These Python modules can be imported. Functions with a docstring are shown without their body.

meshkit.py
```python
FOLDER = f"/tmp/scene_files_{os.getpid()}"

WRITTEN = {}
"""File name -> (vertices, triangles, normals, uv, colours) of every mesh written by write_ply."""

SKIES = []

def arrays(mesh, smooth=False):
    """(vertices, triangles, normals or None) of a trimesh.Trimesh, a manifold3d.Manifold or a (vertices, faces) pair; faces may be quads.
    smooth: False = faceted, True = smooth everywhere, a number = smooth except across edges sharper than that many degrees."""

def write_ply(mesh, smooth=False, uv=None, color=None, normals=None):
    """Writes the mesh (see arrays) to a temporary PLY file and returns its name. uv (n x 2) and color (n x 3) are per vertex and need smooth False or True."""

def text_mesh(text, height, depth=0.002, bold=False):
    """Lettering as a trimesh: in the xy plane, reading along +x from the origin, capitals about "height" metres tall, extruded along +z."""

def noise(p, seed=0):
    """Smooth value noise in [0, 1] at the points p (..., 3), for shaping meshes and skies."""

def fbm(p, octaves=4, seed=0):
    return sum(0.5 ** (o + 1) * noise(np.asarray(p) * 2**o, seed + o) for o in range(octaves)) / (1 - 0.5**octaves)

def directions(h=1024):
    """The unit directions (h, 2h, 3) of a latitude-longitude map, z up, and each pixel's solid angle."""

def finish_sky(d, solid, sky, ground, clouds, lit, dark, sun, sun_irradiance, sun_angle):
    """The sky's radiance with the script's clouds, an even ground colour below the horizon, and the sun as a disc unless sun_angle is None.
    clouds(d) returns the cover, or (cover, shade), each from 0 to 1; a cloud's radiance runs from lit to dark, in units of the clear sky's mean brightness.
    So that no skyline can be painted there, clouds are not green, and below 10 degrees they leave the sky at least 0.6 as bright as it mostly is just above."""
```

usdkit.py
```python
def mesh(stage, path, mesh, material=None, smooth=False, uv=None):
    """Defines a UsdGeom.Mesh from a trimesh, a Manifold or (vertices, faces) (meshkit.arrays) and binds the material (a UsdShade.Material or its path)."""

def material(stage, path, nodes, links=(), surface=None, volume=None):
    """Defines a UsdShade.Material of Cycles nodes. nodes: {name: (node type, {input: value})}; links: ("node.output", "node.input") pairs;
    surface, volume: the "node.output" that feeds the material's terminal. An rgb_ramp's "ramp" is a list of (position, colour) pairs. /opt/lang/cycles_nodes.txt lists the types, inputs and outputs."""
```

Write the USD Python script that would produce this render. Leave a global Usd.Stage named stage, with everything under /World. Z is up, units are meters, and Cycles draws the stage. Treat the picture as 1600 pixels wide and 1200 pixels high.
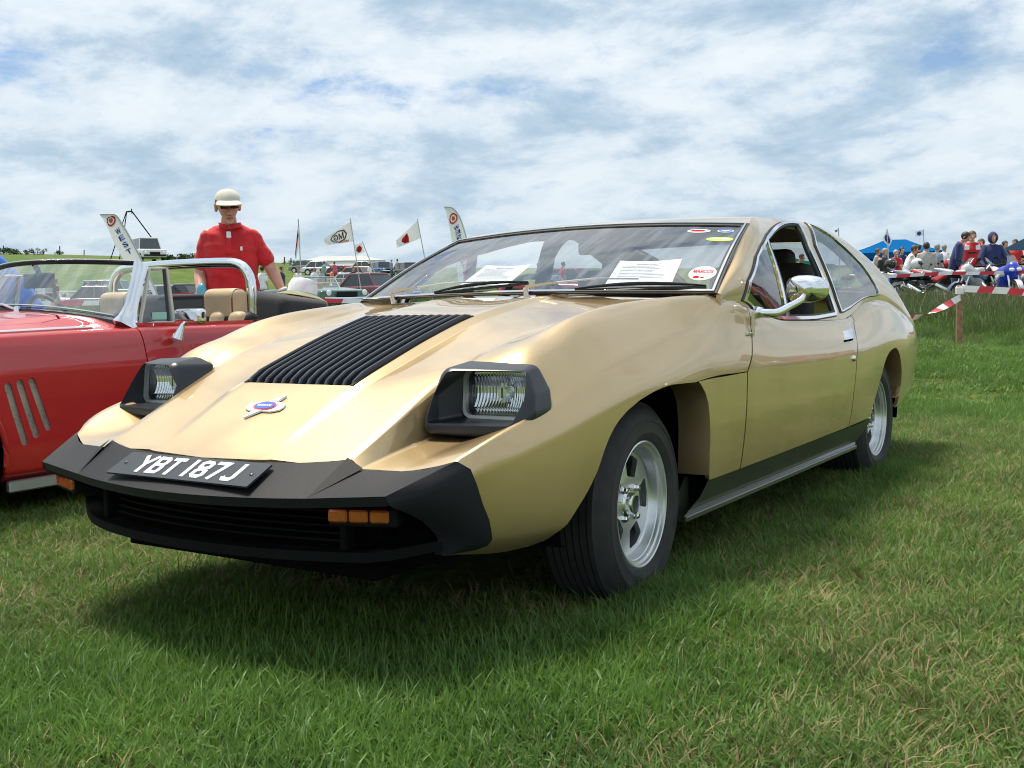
import math, random
import numpy as np, trimesh, manifold3d as m3, shapely
from shapely.geometry import Polygon, box as sbox, LineString, Point
from shapely.prepared import prep
from scipy.interpolate import PchipInterpolator
from pxr import Usd, UsdGeom, UsdLux, UsdShade, Gf, Sdf, Vt
import usdkit, meshkit

PI = math.pi
stage = Usd.Stage.CreateInMemory()
UsdGeom.SetStageUpAxis(stage, UsdGeom.Tokens.z)
UsdGeom.SetStageMetersPerUnit(stage, 1.0)
UsdGeom.Xform.Define(stage, '/World')
stage.SetDefaultPrim(stage.GetPrimAtPath('/World'))
UsdGeom.Scope.Define(stage, '/World/Looks')

# ---------------------------------------------------------------- camera
EYE = np.array([-2.91157, -2.18151, 0.88992]); YAW, PITCH, ROLL = 0.578933, -0.074479, -0.020934
FPX = 1714.98                                   # focal length over a picture 1600 wide
fw = np.array([math.cos(PITCH) * math.cos(YAW), math.cos(PITCH) * math.sin(YAW), math.sin(PITCH)])
rt = np.cross(fw, [0, 0, 1]); rt /= np.linalg.norm(rt); up = np.cross(rt, fw)
rt, up = math.cos(ROLL) * rt + math.sin(ROLL) * up, -math.sin(ROLL) * rt + math.cos(ROLL) * up
cam = UsdGeom.Camera.Define(stage, '/World/camera')
cam.AddTransformOp().Set(Gf.Matrix4d(*rt, 0, *up, 0, *(-fw), 0, *EYE, 1))
cam.CreateHorizontalApertureAttr(36.0); cam.CreateVerticalApertureAttr(27.0)
cam.CreateFocalLengthAttr(36.0 * FPX / 1600)
cam.CreateClippingRangeAttr(Gf.Vec2f(0.05, 20000))
cam.CreateExposureAttr(1.82)

# ---------------------------------------------------------------- sky and sun (bright, thinly clouded)
SUN_AZ, SUN_EL = math.radians(78.0), math.radians(70.0)        # azimuth measured from +x towards +y: behind the cars
sd = np.array([math.cos(SUN_EL) * math.cos(SUN_AZ), math.cos(SUN_EL) * math.sin(SUN_AZ), math.sin(SUN_EL)])
SUN_ROT = math.atan2(sd[0], sd[1])
sky_mat = usdkit.material(stage, '/World/Looks/sky_clouds', {
    'tc': ('texture_coordinate', {}),
    'sep': ('separate_xyz', {}),
    'zz': ('math', {'math_type': 'maximum', 'value2': 0.0}),
    'zo': ('math', {'math_type': 'add', 'value2': 0.30}),
    'dx': ('math', {'math_type': 'divide'}), 'dy': ('math', {'math_type': 'divide'}),
    'cv': ('combine_xyz', {'z': 0.0}),
    'mp': ('mapping', {'rotation': (0, 0, 0.58), 'scale': (1.0, 0.92, 1.0), 'location': (3.1, 7.7, 0)}),
    'mp2': ('mapping', {'rotation': (0, 0, 0.3), 'scale': (1.0, 0.85, 1.0), 'location': (11.3, 2.2, 0)}),
    'n1': ('noise_texture', {'scale': 3.4, 'detail': 13.0, 'roughness': 0.64, 'distortion': 0.15}),
    'n2': ('noise_texture', {'scale': 3.0, 'detail': 13.0, 'roughness': 0.64, 'distortion': 0.15}),
    'cover': ('rgb_ramp', {'ramp': [(0.0, (0.16, 0.16, 0.16)), (0.33, (0.15, 0.15, 0.15)), (0.40, (0.70, 0.70, 0.70)), (0.46, (0.96, 0.96, 0.96)), (1.0, (1, 1, 1))]}),
    'shade': ('rgb_ramp', {'ramp': [(0.0, (5.25, 5.55, 5.8)), (0.40, (5.0, 5.4, 5.7)), (0.49, (4.35, 4.9, 5.35)), (0.57, (3.05, 3.85, 4.6)), (0.68, (2.05, 2.95, 3.85)), (1, (1.9, 2.75, 3.65))]}),
    'nn': ('vector_math', {'math_type': 'normalize'}), 'dt': ('vector_math', {'math_type': 'dot_product', 'vector2': tuple(sd)}),
    'aur': ('rgb_ramp', {'ramp': [(0.0, (1, 1, 1)), (0.5, (1, 1, 1)), (0.75, (1.15, 1.14, 1.12)), (0.9, (1.35, 1.33, 1.3)), (0.97, (1.6, 1.57, 1.53)), (1.0, (1.9, 1.85, 1.8))]}),
    'ma': ('mix_color', {'blend_type': 'multiply', 'fac': 1.0, 'use_clamp': False}),
    'sky': ('sky_texture', {'sky_type': 'single_scattering', 'sun_disc': False, 'sun_elevation': SUN_EL, 'sun_rotation': SUN_ROT, 'air_density': 1.0, 'aerosol_density': 0.6, 'ozone_density': 2.0}),
    'sb': ('mix_color', {'blend_type': 'multiply', 'fac': 1.0, 'b': (.55, .62, .70), 'use_clamp': False}),
    'mx': ('mix_color', {'blend_type': 'mix', 'use_clamp': False}),
    'hz': ('rgb_ramp', {'ramp': [(0.0, (0.5, 0.5, 0.5)), (0.07, (0.3, 0.3, 0.3)), (0.2, (0, 0, 0)), (1, (0, 0, 0))]}),
    'mh': ('mix_color', {'blend_type': 'mix', 'b': (3.3, 4.0, 4.55), 'use_clamp': False}),
    'bg': ('background_shader', {'strength': 0.05}),
}, [('tc.generated', 'sep.vector'), ('sep.z', 'zz.value1'), ('zz.value', 'zo.value1'), ('sep.x', 'dx.value1'), ('zo.value', 'dx.value2'),
    ('sep.y', 'dy.value1'), ('zo.value', 'dy.value2'), ('dx.value', 'cv.x'), ('dy.value', 'cv.y'), ('cv.vector', 'mp.vector'), ('cv.vector', 'mp2.vector'),
    ('mp.vector', 'n1.vector'), ('mp2.vector', 'n2.vector'), ('n1.fac', 'cover.fac'), ('n2.fac', 'shade.fac'), ('sky.color', 'sb.a'), ('sb.result', 'mx.a'), ('shade.color', 'mx.b'), ('cover.color', 'mx.fac'),
    ('sep.z', 'hz.fac'), ('mx.result', 'mh.a'), ('hz.color', 'mh.fac'), ('mh.result', 'ma.a'), ('tc.generated', 'nn.vector1'), ('nn.vector', 'dt.vector1'), ('dt.value', 'aur.fac'), ('aur.color', 'ma.b'), ('ma.result', 'bg.color')], surface='bg.background')
dome = UsdLux.DomeLight.Define(stage, '/World/sky')
UsdShade.MaterialBindingAPI.Apply(dome.GetPrim()).Bind(sky_mat)
dome.GetPrim().SetCustomDataByKey('kind', 'structure')
sun = UsdLux.DistantLight.Define(stage, '/World/sun')
sun.CreateNormalizeAttr(True); sun.CreateIntensityAttr(0.40); sun.CreateAngleAttr(16.0); sun.CreateColorAttr(Gf.Vec3f(1.0, 0.93, 0.80))
za = sd / np.linalg.norm(sd); xa = np.cross([0, 0, 1], za); xa /= np.linalg.norm(xa); ya = np.cross(za, xa)
sun.AddTransformOp().Set(Gf.Matrix4d(*xa, 0, *ya, 0, *za, 0, 0, 0, 30, 1))

# ---------------------------------------------------------------- helpers
used = {}
def numbered(path):
    if path not in used: used[path] = 0; return path
    used[path] += 1
    return f'{path}_{used[path]:03d}'
def tag(p, label=None, cat=None, group=None, kind=None):
    p = p.GetPrim() if hasattr(p, 'GetPrim') else p
    for k, v in (('label', label), ('category', cat), ('group', group), ('kind', kind)):
        if v: p.SetCustomDataByKey(k, v)
    return p
def ppath(parent): return '/World' if parent is None else str(parent.GetPath())
def thing(name, label, cat, loc=(0, 0, 0), rotz=0.0, group=None, parent=None):
    x = UsdGeom.Xform.Define(stage, numbered(ppath(parent) + '/' + name))
    x.AddTranslateOp().Set(Gf.Vec3d(*map(float, loc)))
    if rotz: x.AddRotateZOp().Set(math.degrees(rotz))
    return tag(x, label, cat, group)
def obj(name, mesh, mat, parent=None, smooth=False, label=None):
    if isinstance(mesh, list): mesh = cat(mesh)
    m = usdkit.mesh(stage, numbered(ppath(parent) + '/' + name), mesh, M[mat] if isinstance(mat, str) else mat, smooth)
    p = m.GetPrim()
    if label: p.SetCustomDataByKey('label', label)
    return p
def cat(ms):
    out = []
    for m in ms:
        if isinstance(m, trimesh.Trimesh): out.append(m)
        else:
            v, f, _ = meshkit.arrays(m); out.append(trimesh.Trimesh(v, f, process=False))
    return trimesh.util.concatenate(out)
def xf(mesh, loc=(0, 0, 0), rot=None, scale=None):
    m = cat([mesh]); v = m.vertices.copy()
    if scale is not None: v = v * np.asarray(scale)
    if rot is not None: v = v @ np.asarray(rot).T
    return trimesh.Trimesh(v + np.asarray(loc), m.faces, process=False)
def R(ax, ang):
    return trimesh.transformations.rotation_matrix(ang, ax)[:3, :3]
RX, RY, RZ = (lambda a: R([1, 0, 0], a)), (lambda a: R([0, 1, 0], a)), (lambda a: R([0, 0, 1], a))
def bx(c, s, r=0.0, rot=None):
    """box with centre c, size s and edges chamfered by r"""
    s = np.asarray(s, float)
    if r <= 0: m = trimesh.creation.box(s)
    else:
        r = min(r, s.min() * .45); h = s / 2; p = []
        for sx in (-1, 1):
            for sy in (-1, 1):
                for sz in (-1, 1):
                    for k in range(3):
                        q = h - r; q[k] = h[k]; p.append(q * [sx, sy, sz])
        m = trimesh.convex.convex_hull(np.array(p))
    return xf(m, c, rot)
def rbox(c, s, r, rot=None, n=10):
    h = np.asarray(s) / 2 - r
    ms = [m3.Manifold.sphere(r, n).translate(tuple(h * [a, b, c_])) for a in (-1, 1) for b in (-1, 1) for c_ in (-1, 1)]
    return xf(m3.Manifold.batch_hull(ms), c, rot)
def frames(P, closed=False, hint=(0, 0, 1)):
    P = np.asarray(P, float)
    T = np.roll(P, -1, 0) - np.roll(P, 1, 0) if closed else np.gradient(P, axis=0)
    T /= np.linalg.norm(T, axis=1, keepdims=True) + 1e-12
    h = np.asarray(hint, float); N = np.cross(T, h); l = np.linalg.norm(N, axis=1)
    bad = l < 1e-3; N[bad] = np.cross(T[bad], [1, .3, 0]); N /= np.linalg.norm(N, axis=1, keepdims=True)
    for i in range(1, len(N)):
        if N[i] @ N[i - 1] < 0: N[i] = -N[i]
    return T, N, np.cross(N, T)
def sweep(P, prof, closed=False, hint=(0, 0, 1), scale=None, caps=True):
    """profile (k x 2: sideways, up) swept along the points P"""
    P = np.asarray(P, float); prof = np.asarray(prof, float); T, N, U = frames(P, closed, hint)
    s = np.ones(len(P)) if scale is None else np.asarray(scale, float)
    k = len(prof); v = (P[:, None] + s[:, None, None] * (prof[None, :, :1] * N[:, None] + prof[None, :, 1:] * U[:, None])).reshape(-1, 3)
    n = len(P); f = []
    for i in range(n if closed else n - 1):
        a, b = i * k, ((i + 1) % n) * k
        for j in range(k):
            j2 = (j + 1) % k; f += [(a + j, b + j, b + j2), (a + j, b + j2, a + j2)]
    if not closed and caps:
        for j in range(1, k - 1): f += [(0, j, j + 1), ((n - 1) * k, (n - 1) * k + j + 1, (n - 1) * k + j)]
    m = trimesh.Trimesh(v, np.array(f), process=False)
    if not closed and m.volume < 0: m.invert()
    return m
def circ(r, n=8): a = np.linspace(0, 2 * PI, n, endpoint=False); return np.stack([np.cos(a), np.sin(a)], 1) * r
def tube(P, r, n=8, closed=False, scale=None, hint=(0, 0, 1)): return sweep(P, circ(r, n), closed, hint, scale)
def cyl(p0, p1, r0, r1=None, n=16):
    p0, p1 = np.asarray(p0, float), np.asarray(p1, float)
    return sweep([p0, p1], circ(1.0, n), scale=[r0, r0 if r1 is None else r1], hint=(0.13, 0.2, 1) if abs((p1 - p0)[2]) > .9 * np.linalg.norm(p1 - p0) else (0, 0, 1))
def lathe(prof, n=32, axis='y'):
    """profile of (radius, along axis)"""
    prof = np.asarray(prof, float); a = np.linspace(0, 2 * PI, n, endpoint=False)
    v = np.stack([prof[:, None, 0] * np.cos(a), np.broadcast_to(prof[:, None, 1], (len(prof), n)), prof[:, None, 0] * np.sin(a)], -1)
    if axis == 'z': v = v[..., [0, 2, 1]]
    k = len(prof); v = v.reshape(-1, 3); f = []
    for i in range(k - 1):
        for j in range(n):
            a0, a1, b0, b1 = i * n + j, i * n + (j + 1) % n, (i + 1) * n + j, (i + 1) * n + (j + 1) % n
            f += [(a0, b0, b1), (a0, b1, a1)]
    return trimesh.Trimesh(v, np.array(f), process=False)
def prism(poly, d, place):
    """polygon extruded by d; place maps (x, y, z) rows of the extrusion into the scene"""
    if not isinstance(poly, Polygon) and not hasattr(poly, 'geoms'): poly = Polygon(poly)
    ms = [trimesh.creation.extrude_polygon(g, d, engine='earcut') for g in getattr(poly, 'geoms', [poly])]
    m = trimesh.util.concatenate(ms)
    return trimesh.Trimesh(place(np.asarray(m.vertices)), m.faces, process=False)
def smoothline(P, n=40, closed=False):
    P = np.asarray(P, float)
    if closed: P = np.vstack([P, P[:1]])
    d = np.r_[0, np.cumsum(np.linalg.norm(np.diff(P, axis=0), axis=1))]
    s = np.linspace(0, d[-1], n + 1)[:-1] if closed else np.linspace(0, d[-1], n)
    if closed:
        from scipy.interpolate import CubicSpline
        return CubicSpline(d, P, bc_type='periodic')(s)
    return PchipInterpolator(d, P)(s)

def panel(S, poly, du, dt, thick=.014, flip=False, lip=True, off=0.0):
    """the part of a surface S(u, t) inside a polygon of its parameters, with an edge folded inwards by thick"""
    polys = list(getattr(poly, 'geoms', [poly])) if not isinstance(poly, list) else poly
    V, F, key = [], [], {}
    def vid(u, t):
        k = (round(u, 5), round(t, 5))
        if k not in key: key[k] = len(V); V.append(k)
        return key[k]
    for g in polys:
        pp = prep(g); u0, t0, u1, t1 = g.bounds
        us = np.arange(math.floor(u0 / du), math.ceil(u1 / du)) * du; ts = np.arange(math.floor(t0 / dt), math.ceil(t1 / dt)) * dt
        for a in us:
            for b in ts:
                c = sbox(a, b, a + du, b + dt)
                if pp.contains(c):
                    q = [vid(a, b), vid(a + du, b), vid(a + du, b + dt), vid(a, b + dt)]; F += [(q[0], q[1], q[2]), (q[0], q[2], q[3])]
                elif pp.intersects(c):
                    z = g.intersection(c)
                    for w in getattr(z, 'geoms', [z]):
                        if w.geom_type != 'Polygon' or w.area < 1e-9: continue
                        w = shapely.geometry.polygon.orient(w)
                        if len(w.interiors) == 0 and abs(w.convex_hull.area - w.area) < 1e-9:
                            q = [vid(*p) for p in list(w.exterior.coords)[:-1]]
                            F += [(q[0], q[i], q[i + 1]) for i in range(1, len(q) - 1)]
                        else:
                            vv, ff = trimesh.creation.triangulate_polygon(w, engine='earcut')
                            for t3 in ff:
                                q = [vid(*vv[i]) for i in t3]
                                e = (vv[t3[1]][0] - vv[t3[0]][0]) * (vv[t3[2]][1] - vv[t3[0]][1]) - (vv[t3[1]][1] - vv[t3[0]][1]) * (vv[t3[2]][0] - vv[t3[0]][0])
                                F.append(tuple(q) if e > 0 else tuple(q[::-1]))
    uv = np.array(V); F = np.array([f for f in F if len(set(f)) == 3])
    def normal(p):
        e = 1e-3
        n = np.cross(S(p[:, 0] + e, p[:, 1]) - S(p[:, 0] - e, p[:, 1]), S(p[:, 0], p[:, 1] + e) - S(p[:, 0], p[:, 1] - e))
        n /= np.linalg.norm(n, axis=1, keepdims=True) + 1e-12
        return n if flip else -n
    X = S(uv[:, 0], uv[:, 1])
    if off: X = X + off * normal(uv)
    m = trimesh.Trimesh(X, F if flip else F[:, ::-1], process=False)
    fn = m.face_normals.mean(0)
    parts = [m]
    if lip and thick:
        for g in polys:
            for ring in [g.exterior] + list(g.interiors):
                r = np.array(ring.segmentize(max(du, dt) * .7).coords)
                a = S(r[:, 0], r[:, 1]); n = normal(r)
                if off: a = a + off * n
                k = len(r); v = np.vstack([a, a - thick * n]); f = []
                for i in range(k - 1): f += [(i, k + i + 1, i + 1), (i, k + i, k + i + 1)]
                parts.append(trimesh.Trimesh(v, np.array(f), process=False))
    return trimesh.util.concatenate(parts)
def both(f):
    """a polygon of parameters on the near side, and its mirror image"""
    return f, [(u, -t) for u, t in f]
def mir(mesh, y0=0.0):
    m = cat([mesh]); v = m.vertices.copy(); v[:, 1] = 2 * y0 - v[:, 1]
    return trimesh.Trimesh(v, m.faces[:, ::-1], process=False)

# ---------------------------------------------------------------- materials
M = {}
def mk(name, nodes, links, surface): M[name] = usdkit.material(stage, '/World/Looks/' + name, nodes, links, surface=surface); return M[name]
def plain(name, col, rough=.5, metallic=0.0, coat=0.0, var=.08, vs=8.0, bump=0.0, bs=200.0, spec=.5, **kw):
    """a principled surface whose colour and gloss wander a little"""
    n = {'g': ('geometry', {}), 'n': ('noise_texture', {'scale': vs, 'detail': 4.0}),
         'r': ('rgb_ramp', {'ramp': [(.3, tuple(np.clip(np.array(col) * (1 - var), 0, 1))), (.7, tuple(np.clip(np.array(col) * (1 + var), 0, 1)))]}),
         'p': ('principled_bsdf', dict(roughness=rough, metallic=metallic, coat_weight=coat, specular_ior_level=spec, **kw))}
    l = [('g.position', 'n.vector'), ('n.fac', 'r.fac'), ('r.color', 'p.base_color')]
    if bump:
        n['bn'] = ('noise_texture', {'scale': bs, 'detail': 3.0}); n['b'] = ('bump', {'strength': bump, 'distance': .002})
        l += [('g.position', 'bn.vector'), ('bn.fac', 'b.height'), ('b.normal', 'p.normal')]
    return mk(name, n, l, 'p.BSDF')
def paint(name, col, dark, rough=.32, metallic=.55, wav=.12):
    return mk(name, {'g': ('geometry', {}), 'n': ('noise_texture', {'scale': 2.2, 'detail': 3.0}), 'fl': ('noise_texture', {'scale': 2600.0, 'detail': 1.0}),
        'r': ('rgb_ramp', {'ramp': [(.3, dark), (.7, col)]}), 'rr': ('map_range', {'from_min': .3, 'from_max': .7, 'to_min': rough - .05, 'to_max': rough + .06}),
        'wn': ('noise_texture', {'scale': 9.0, 'detail': 1.0}), 'wb': ('bump', {'strength': wav, 'distance': .004}),
        'fb': ('bump', {'strength': .06, 'distance': .0004}),
        'p': ('principled_bsdf', {'metallic': metallic, 'coat_weight': 1.0, 'coat_roughness': .02, 'coat_ior': 1.5})},
        [('g.position', 'n.vector'), ('n.fac', 'r.fac'), ('r.color', 'p.base_color'), ('n.fac', 'rr.value'), ('rr.result', 'p.roughness'), ('g.position', 'wn.vector'), ('wn.fac', 'wb.height'), ('wb.normal', 'p.coat_normal'),
         ('g.position', 'fl.vector'), ('fl.fac', 'fb.height'), ('fb.normal', 'p.normal')], 'p.BSDF')
paint('gold_paint', (.54, .385, .195), (.51, .362, .182), rough=.36, metallic=.90, wav=.03)
paint('red_paint', (.40, .004, .008), (.36, .0035, .007), rough=.45, metallic=.0, wav=.04)
plain('black_plastic', (.012, .0135, .018), .33, bump=.1, bs=700)
plain('black_satin', (.007, .0075, .010), .55, bump=.25, bs=900, spec=.22)
plain('nose_shade_black', (.003, .003, .0035), .7, spec=.12)  # blacker than the bumper: shade under the nose is put into this colour
plain('black_rubber', (.014, .014, .015), .55)
plain('black_matt', (.004, .004, .004), .95, spec=.05)
plain('sill_paint', (.028, .03, .02), .3, metallic=.2, coat=.6)
plain('sill_edge', (.10, .10, .075), .5)
plain('chrome', (.82, .83, .85), .07, metallic=1.0, var=.02)
plain('worn_chrome', (.74, .75, .77), .16, metallic=1.0, var=.05)
plain('alloy', (.62, .63, .63), .27, metallic=.9, var=.07, vs=14, bump=.05, bs=120)
plain('alloy_dull', (.42, .43, .43), .42, metallic=.8, var=.1, vs=20)
plain('amber', (.40, .065, .005), .25, coat=1.0, var=.15, vs=60, transmission_weight=.25)
plain('white_print', (.78, .78, .78), .5, var=.03)
plain('paper', (.86, .87, .88), .55, var=.02)
plain('print_grey', (.60, .60, .66), .6)
plain('cabin_trim', (.03, .024, .02), .7, var=.2)
plain('headlining', (.10, .065, .05), .8)
plain('tan_leather', (.46, .33, .19), .5, bump=.3, bs=300)
plain('dark_piping', (.10, .04, .03), .5)
plain('blue_enamel', (.03, .09, .42), .2, coat=.6)
plain('red_enamel', (.55, .02, .04), .25, coat=.5)
plain('white_enamel', (.8, .8, .8), .2, coat=.6)
plain('sticker_white', (.66, .66, .66), 1.0, var=.03, spec=.05)
plain('sticker_red', (.45, .015, .03), 1.0, spec=.05)
plain('green_print', (.40, .55, .06), .45)
# tyres: sidewalls greyer with dust
mk('tyre', {'g': ('geometry', {}), 'n': ('noise_texture', {'scale': 18.0, 'detail': 5.0}), 'r': ('rgb_ramp', {'ramp': [(.3, (.011, .011, .012)), (.75, (.024, .023, .022))]}),
    'p': ('principled_bsdf', {'roughness': .62, 'specular_ior_level': .4})}, [('g.position', 'n.vector'), ('n.fac', 'r.fac'), ('r.color', 'p.base_color')], 'p.BSDF')
def glass(name, tint, f0=.05, rough=0.0, refl_streaks=.0):
    """thin sheet: mirrors more at a slant (Schlick, the same from both sides), lets the rest through"""
    n = {'t': ('transparent_bsdf', {'color': tint}), 'gl': ('glossy_bsdf', {'roughness': rough, 'color': (1, 1, 1)}), 'g': ('geometry', {}),
         'dp': ('vector_math', {'math_type': 'dot_product'}), 'ab': ('math', {'math_type': 'absolute'}), 'om': ('math', {'math_type': 'subtract', 'value1': 1.0}), 'pw': ('math', {'math_type': 'power', 'value2': 5.0}),
         'f': ('math', {'math_type': 'multiply_add', 'value2': 1 - f0, 'value3': f0}), 'm': ('mix_closure', {})}
    l = [('g.incoming', 'dp.vector1'), ('g.normal', 'dp.vector2'), ('dp.value', 'ab.value1'), ('ab.value', 'om.value2'), ('om.value', 'pw.value1'), ('pw.value', 'f.value1'), ('f.value', 'm.fac'), ('t.BSDF', 'm.closure1'), ('gl.BSDF', 'm.closure2')]
    out = 'm.closure'
    if refl_streaks:  # noise streaks of extra gloss standing in for streaked cloud reflections
        n |= {'mp': ('mapping', {'rotation': (0, .4, .55), 'scale': (2.0, 26.0, 6.0)}), 'dn': ('noise_texture', {'scale': 1.0, 'detail': 5.0}),
              'dr': ('rgb_ramp', {'ramp': [(.48, (0, 0, 0)), (.72, (refl_streaks, refl_streaks, refl_streaks))]}), 'd': ('glossy_bsdf', {'color': (.9, .9, .9), 'roughness': .18}), 'm2': ('mix_closure', {})}
        l += [('g.position', 'mp.vector'), ('mp.vector', 'dn.vector'), ('dn.fac', 'dr.fac'), ('dr.color', 'm2.fac'), ('m.closure', 'm2.closure1'), ('d.BSDF', 'm2.closure2')]
        out = 'm2.closure'
    return mk(name, n, l, out)
glass('screen_glass', (.90, .93, .93), .17, refl_streaks=.22)
glass('side_glass', (.84, .87, .87), .12)
glass('tinted_glass', (.74, .77, .78), .13)
glass('lamp_glass', (.93, .95, .95), .06, .02)
plain('tan_cloth', (.50, .44, .34), .8)
plain('grey_trim', (.50, .48, .42), .5)
plain('green_sticker', (.25, .48, .40), .5)
mk('vent_mesh', {'g': ('geometry', {}), 'v': ('voronoi_texture', {'scale': 190.0, 'randomness': .15}), 'r': ('rgb_ramp', {'ramp': [(.22, (.05, .05, .05)), (.42, (.50, .50, .47))]}), 'p': ('principled_bsdf', {'metallic': .7, 'roughness': .4})},
   [('g.position', 'v.vector'), ('v.distance', 'r.fac'), ('r.color', 'p.base_color')], 'p.BSDF')
# people and fabrics
plain('skin', (.50, .27, .19), .5, var=.12, vs=20, subsurface_weight=.08)
plain('skin_pale', (.58, .36, .28), .5, var=.12, vs=20)
for nm, c in dict(red=(.50, .012, .018), white=(.72, .72, .74), black=(.014, .014, .017), grey=(.36, .36, .34), teal=(.06, .36, .36), navy=(.012, .022, .10), blue=(.012, .10, .48), khaki=(.40, .34, .25), jeans=(.05, .075, .14),
                  pink=(.55, .08, .14), greyblue=(.20, .26, .36), cap=(.50, .47, .41), olive=(.20, .22, .12), orange=(.60, .14, .03), green=(.03, .16, .07), cream=(.62, .56, .42)).items():
    plain('cloth_' + nm, c, .85, var=.12, vs=12, bump=.25, bs=90, sheen_weight=.15)
plain('hair_dark', (.022, .016, .012), .6); plain('hair_grey', (.26, .25, .23), .6); plain('hair_brown', (.07, .04, .022), .6)
plain('sunglasses', (.008, .007, .008), .12, coat=.5)
plain('can_blue', (.10, .36, .46), .25, metallic=.5); plain('can_green', (.03, .26, .26), .25, metallic=.4)
plain('lips', (.36, .14, .12), .5)
def lacquer(nm, c): return plain(nm, c, .3, coat=.8, var=.05)
for nm, c in dict(red=(.42, .015, .02), green=(.012, .06, .03), blue=(.04, .08, .20), white=(.62, .62, .62), maroon=(.12, .012, .015), grey=(.16, .17, .18), black=(.012, .012, .014), teal=(.16, .34, .33), silver=(.42, .44, .46), cream=(.55, .5, .36), orange=(.5, .12, .02), racing_blue=(.01, .035, .42)).items(): lacquer('lacquer_' + nm, c)
plain('dark_window', (.03, .04, .045), .08, spec=.8)
plain('engine_dark', (.03, .03, .032), .45, metallic=.5)
plain('wood_post', (.24, .14, .07), .8, var=.3, vs=25, bump=.4, bs=40)
plain('tape_red', (.55, .03, .05), .45); plain('tape_white', (.74, .72, .72), .45)
plain('flag_pole', (.45, .46, .48), .4)
def cloth2(nm, c): return mk(nm, {'d': ('diffuse_bsdf', {'color': c}), 't': ('translucent_bsdf', {'color': c}), 'm': ('mix_closure', {'fac': .45})}, [('d.BSDF', 'm.closure1'), ('t.BSDF', 'm.closure2')], 'm.closure')
for nm, c in dict(white=(.74, .74, .75), red=(.60, .05, .045), blue=(.07, .12, .42), brown=(.20, .14, .09), orange=(.62, .20, .10), tentblue=(.012, .16, .46), tentgreen=(.02, .20, .11), canvas=(.74, .75, .76), navy=(.03, .06, .10)).items(): cloth2('flag_' + nm, c)
plain('bark', (.10, .08, .055), .9)
plain('hazed_hill', (.075, .115, .13), .95, var=.25, vs=.01)  # blue-green because the haze of distance is painted into the hill colour
# ground and grass
def leaf(name, a, b, c, trans=.35, rough=.45, scale=3.0):
    return mk(name, {'g': ('geometry', {}), 'oi': ('object_info', {}), 'n': ('noise_texture', {'scale': scale, 'detail': 3.0}), 'w': ('white_noise_texture', {'dimensions': '1D'}),
        'ad': ('math', {'math_type': 'multiply_add', 'value2': .75}), 'ri': ('math', {'math_type': 'multiply', 'value2': .35}),
        'r': ('rgb_ramp', {'ramp': [(.2, a), (.5, b), (.8, c)]}), 'p': ('principled_bsdf', {'roughness': rough, 'specular_ior_level': .35}), 't': ('translucent_bsdf', {}), 'm': ('mix_closure', {'fac': trans})},
        [('g.position', 'n.vector'), ('n.fac', 'ad.value1'), ('g.random_per_island', 'ri.value1'), ('ri.value', 'ad.value3'), ('ad.value', 'r.fac'), ('r.color', 'p.base_color'), ('r.color', 't.color'), ('p.BSDF', 'm.closure1'), ('t.BSDF', 'm.closure2')], 'm.closure')
leaf('leaf_dark', (.020, .045, .012), (.035, .070, .018), (.06, .10, .03), .3)
leaf('grass_green', (.078, .150, .026), (.138, .245, .048), (.245, .335, .105), .42, .55)
leaf('grass_lush', (.075, .148, .028), (.130, .24, .042), (.225, .315, .08), .42, .5)
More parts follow.
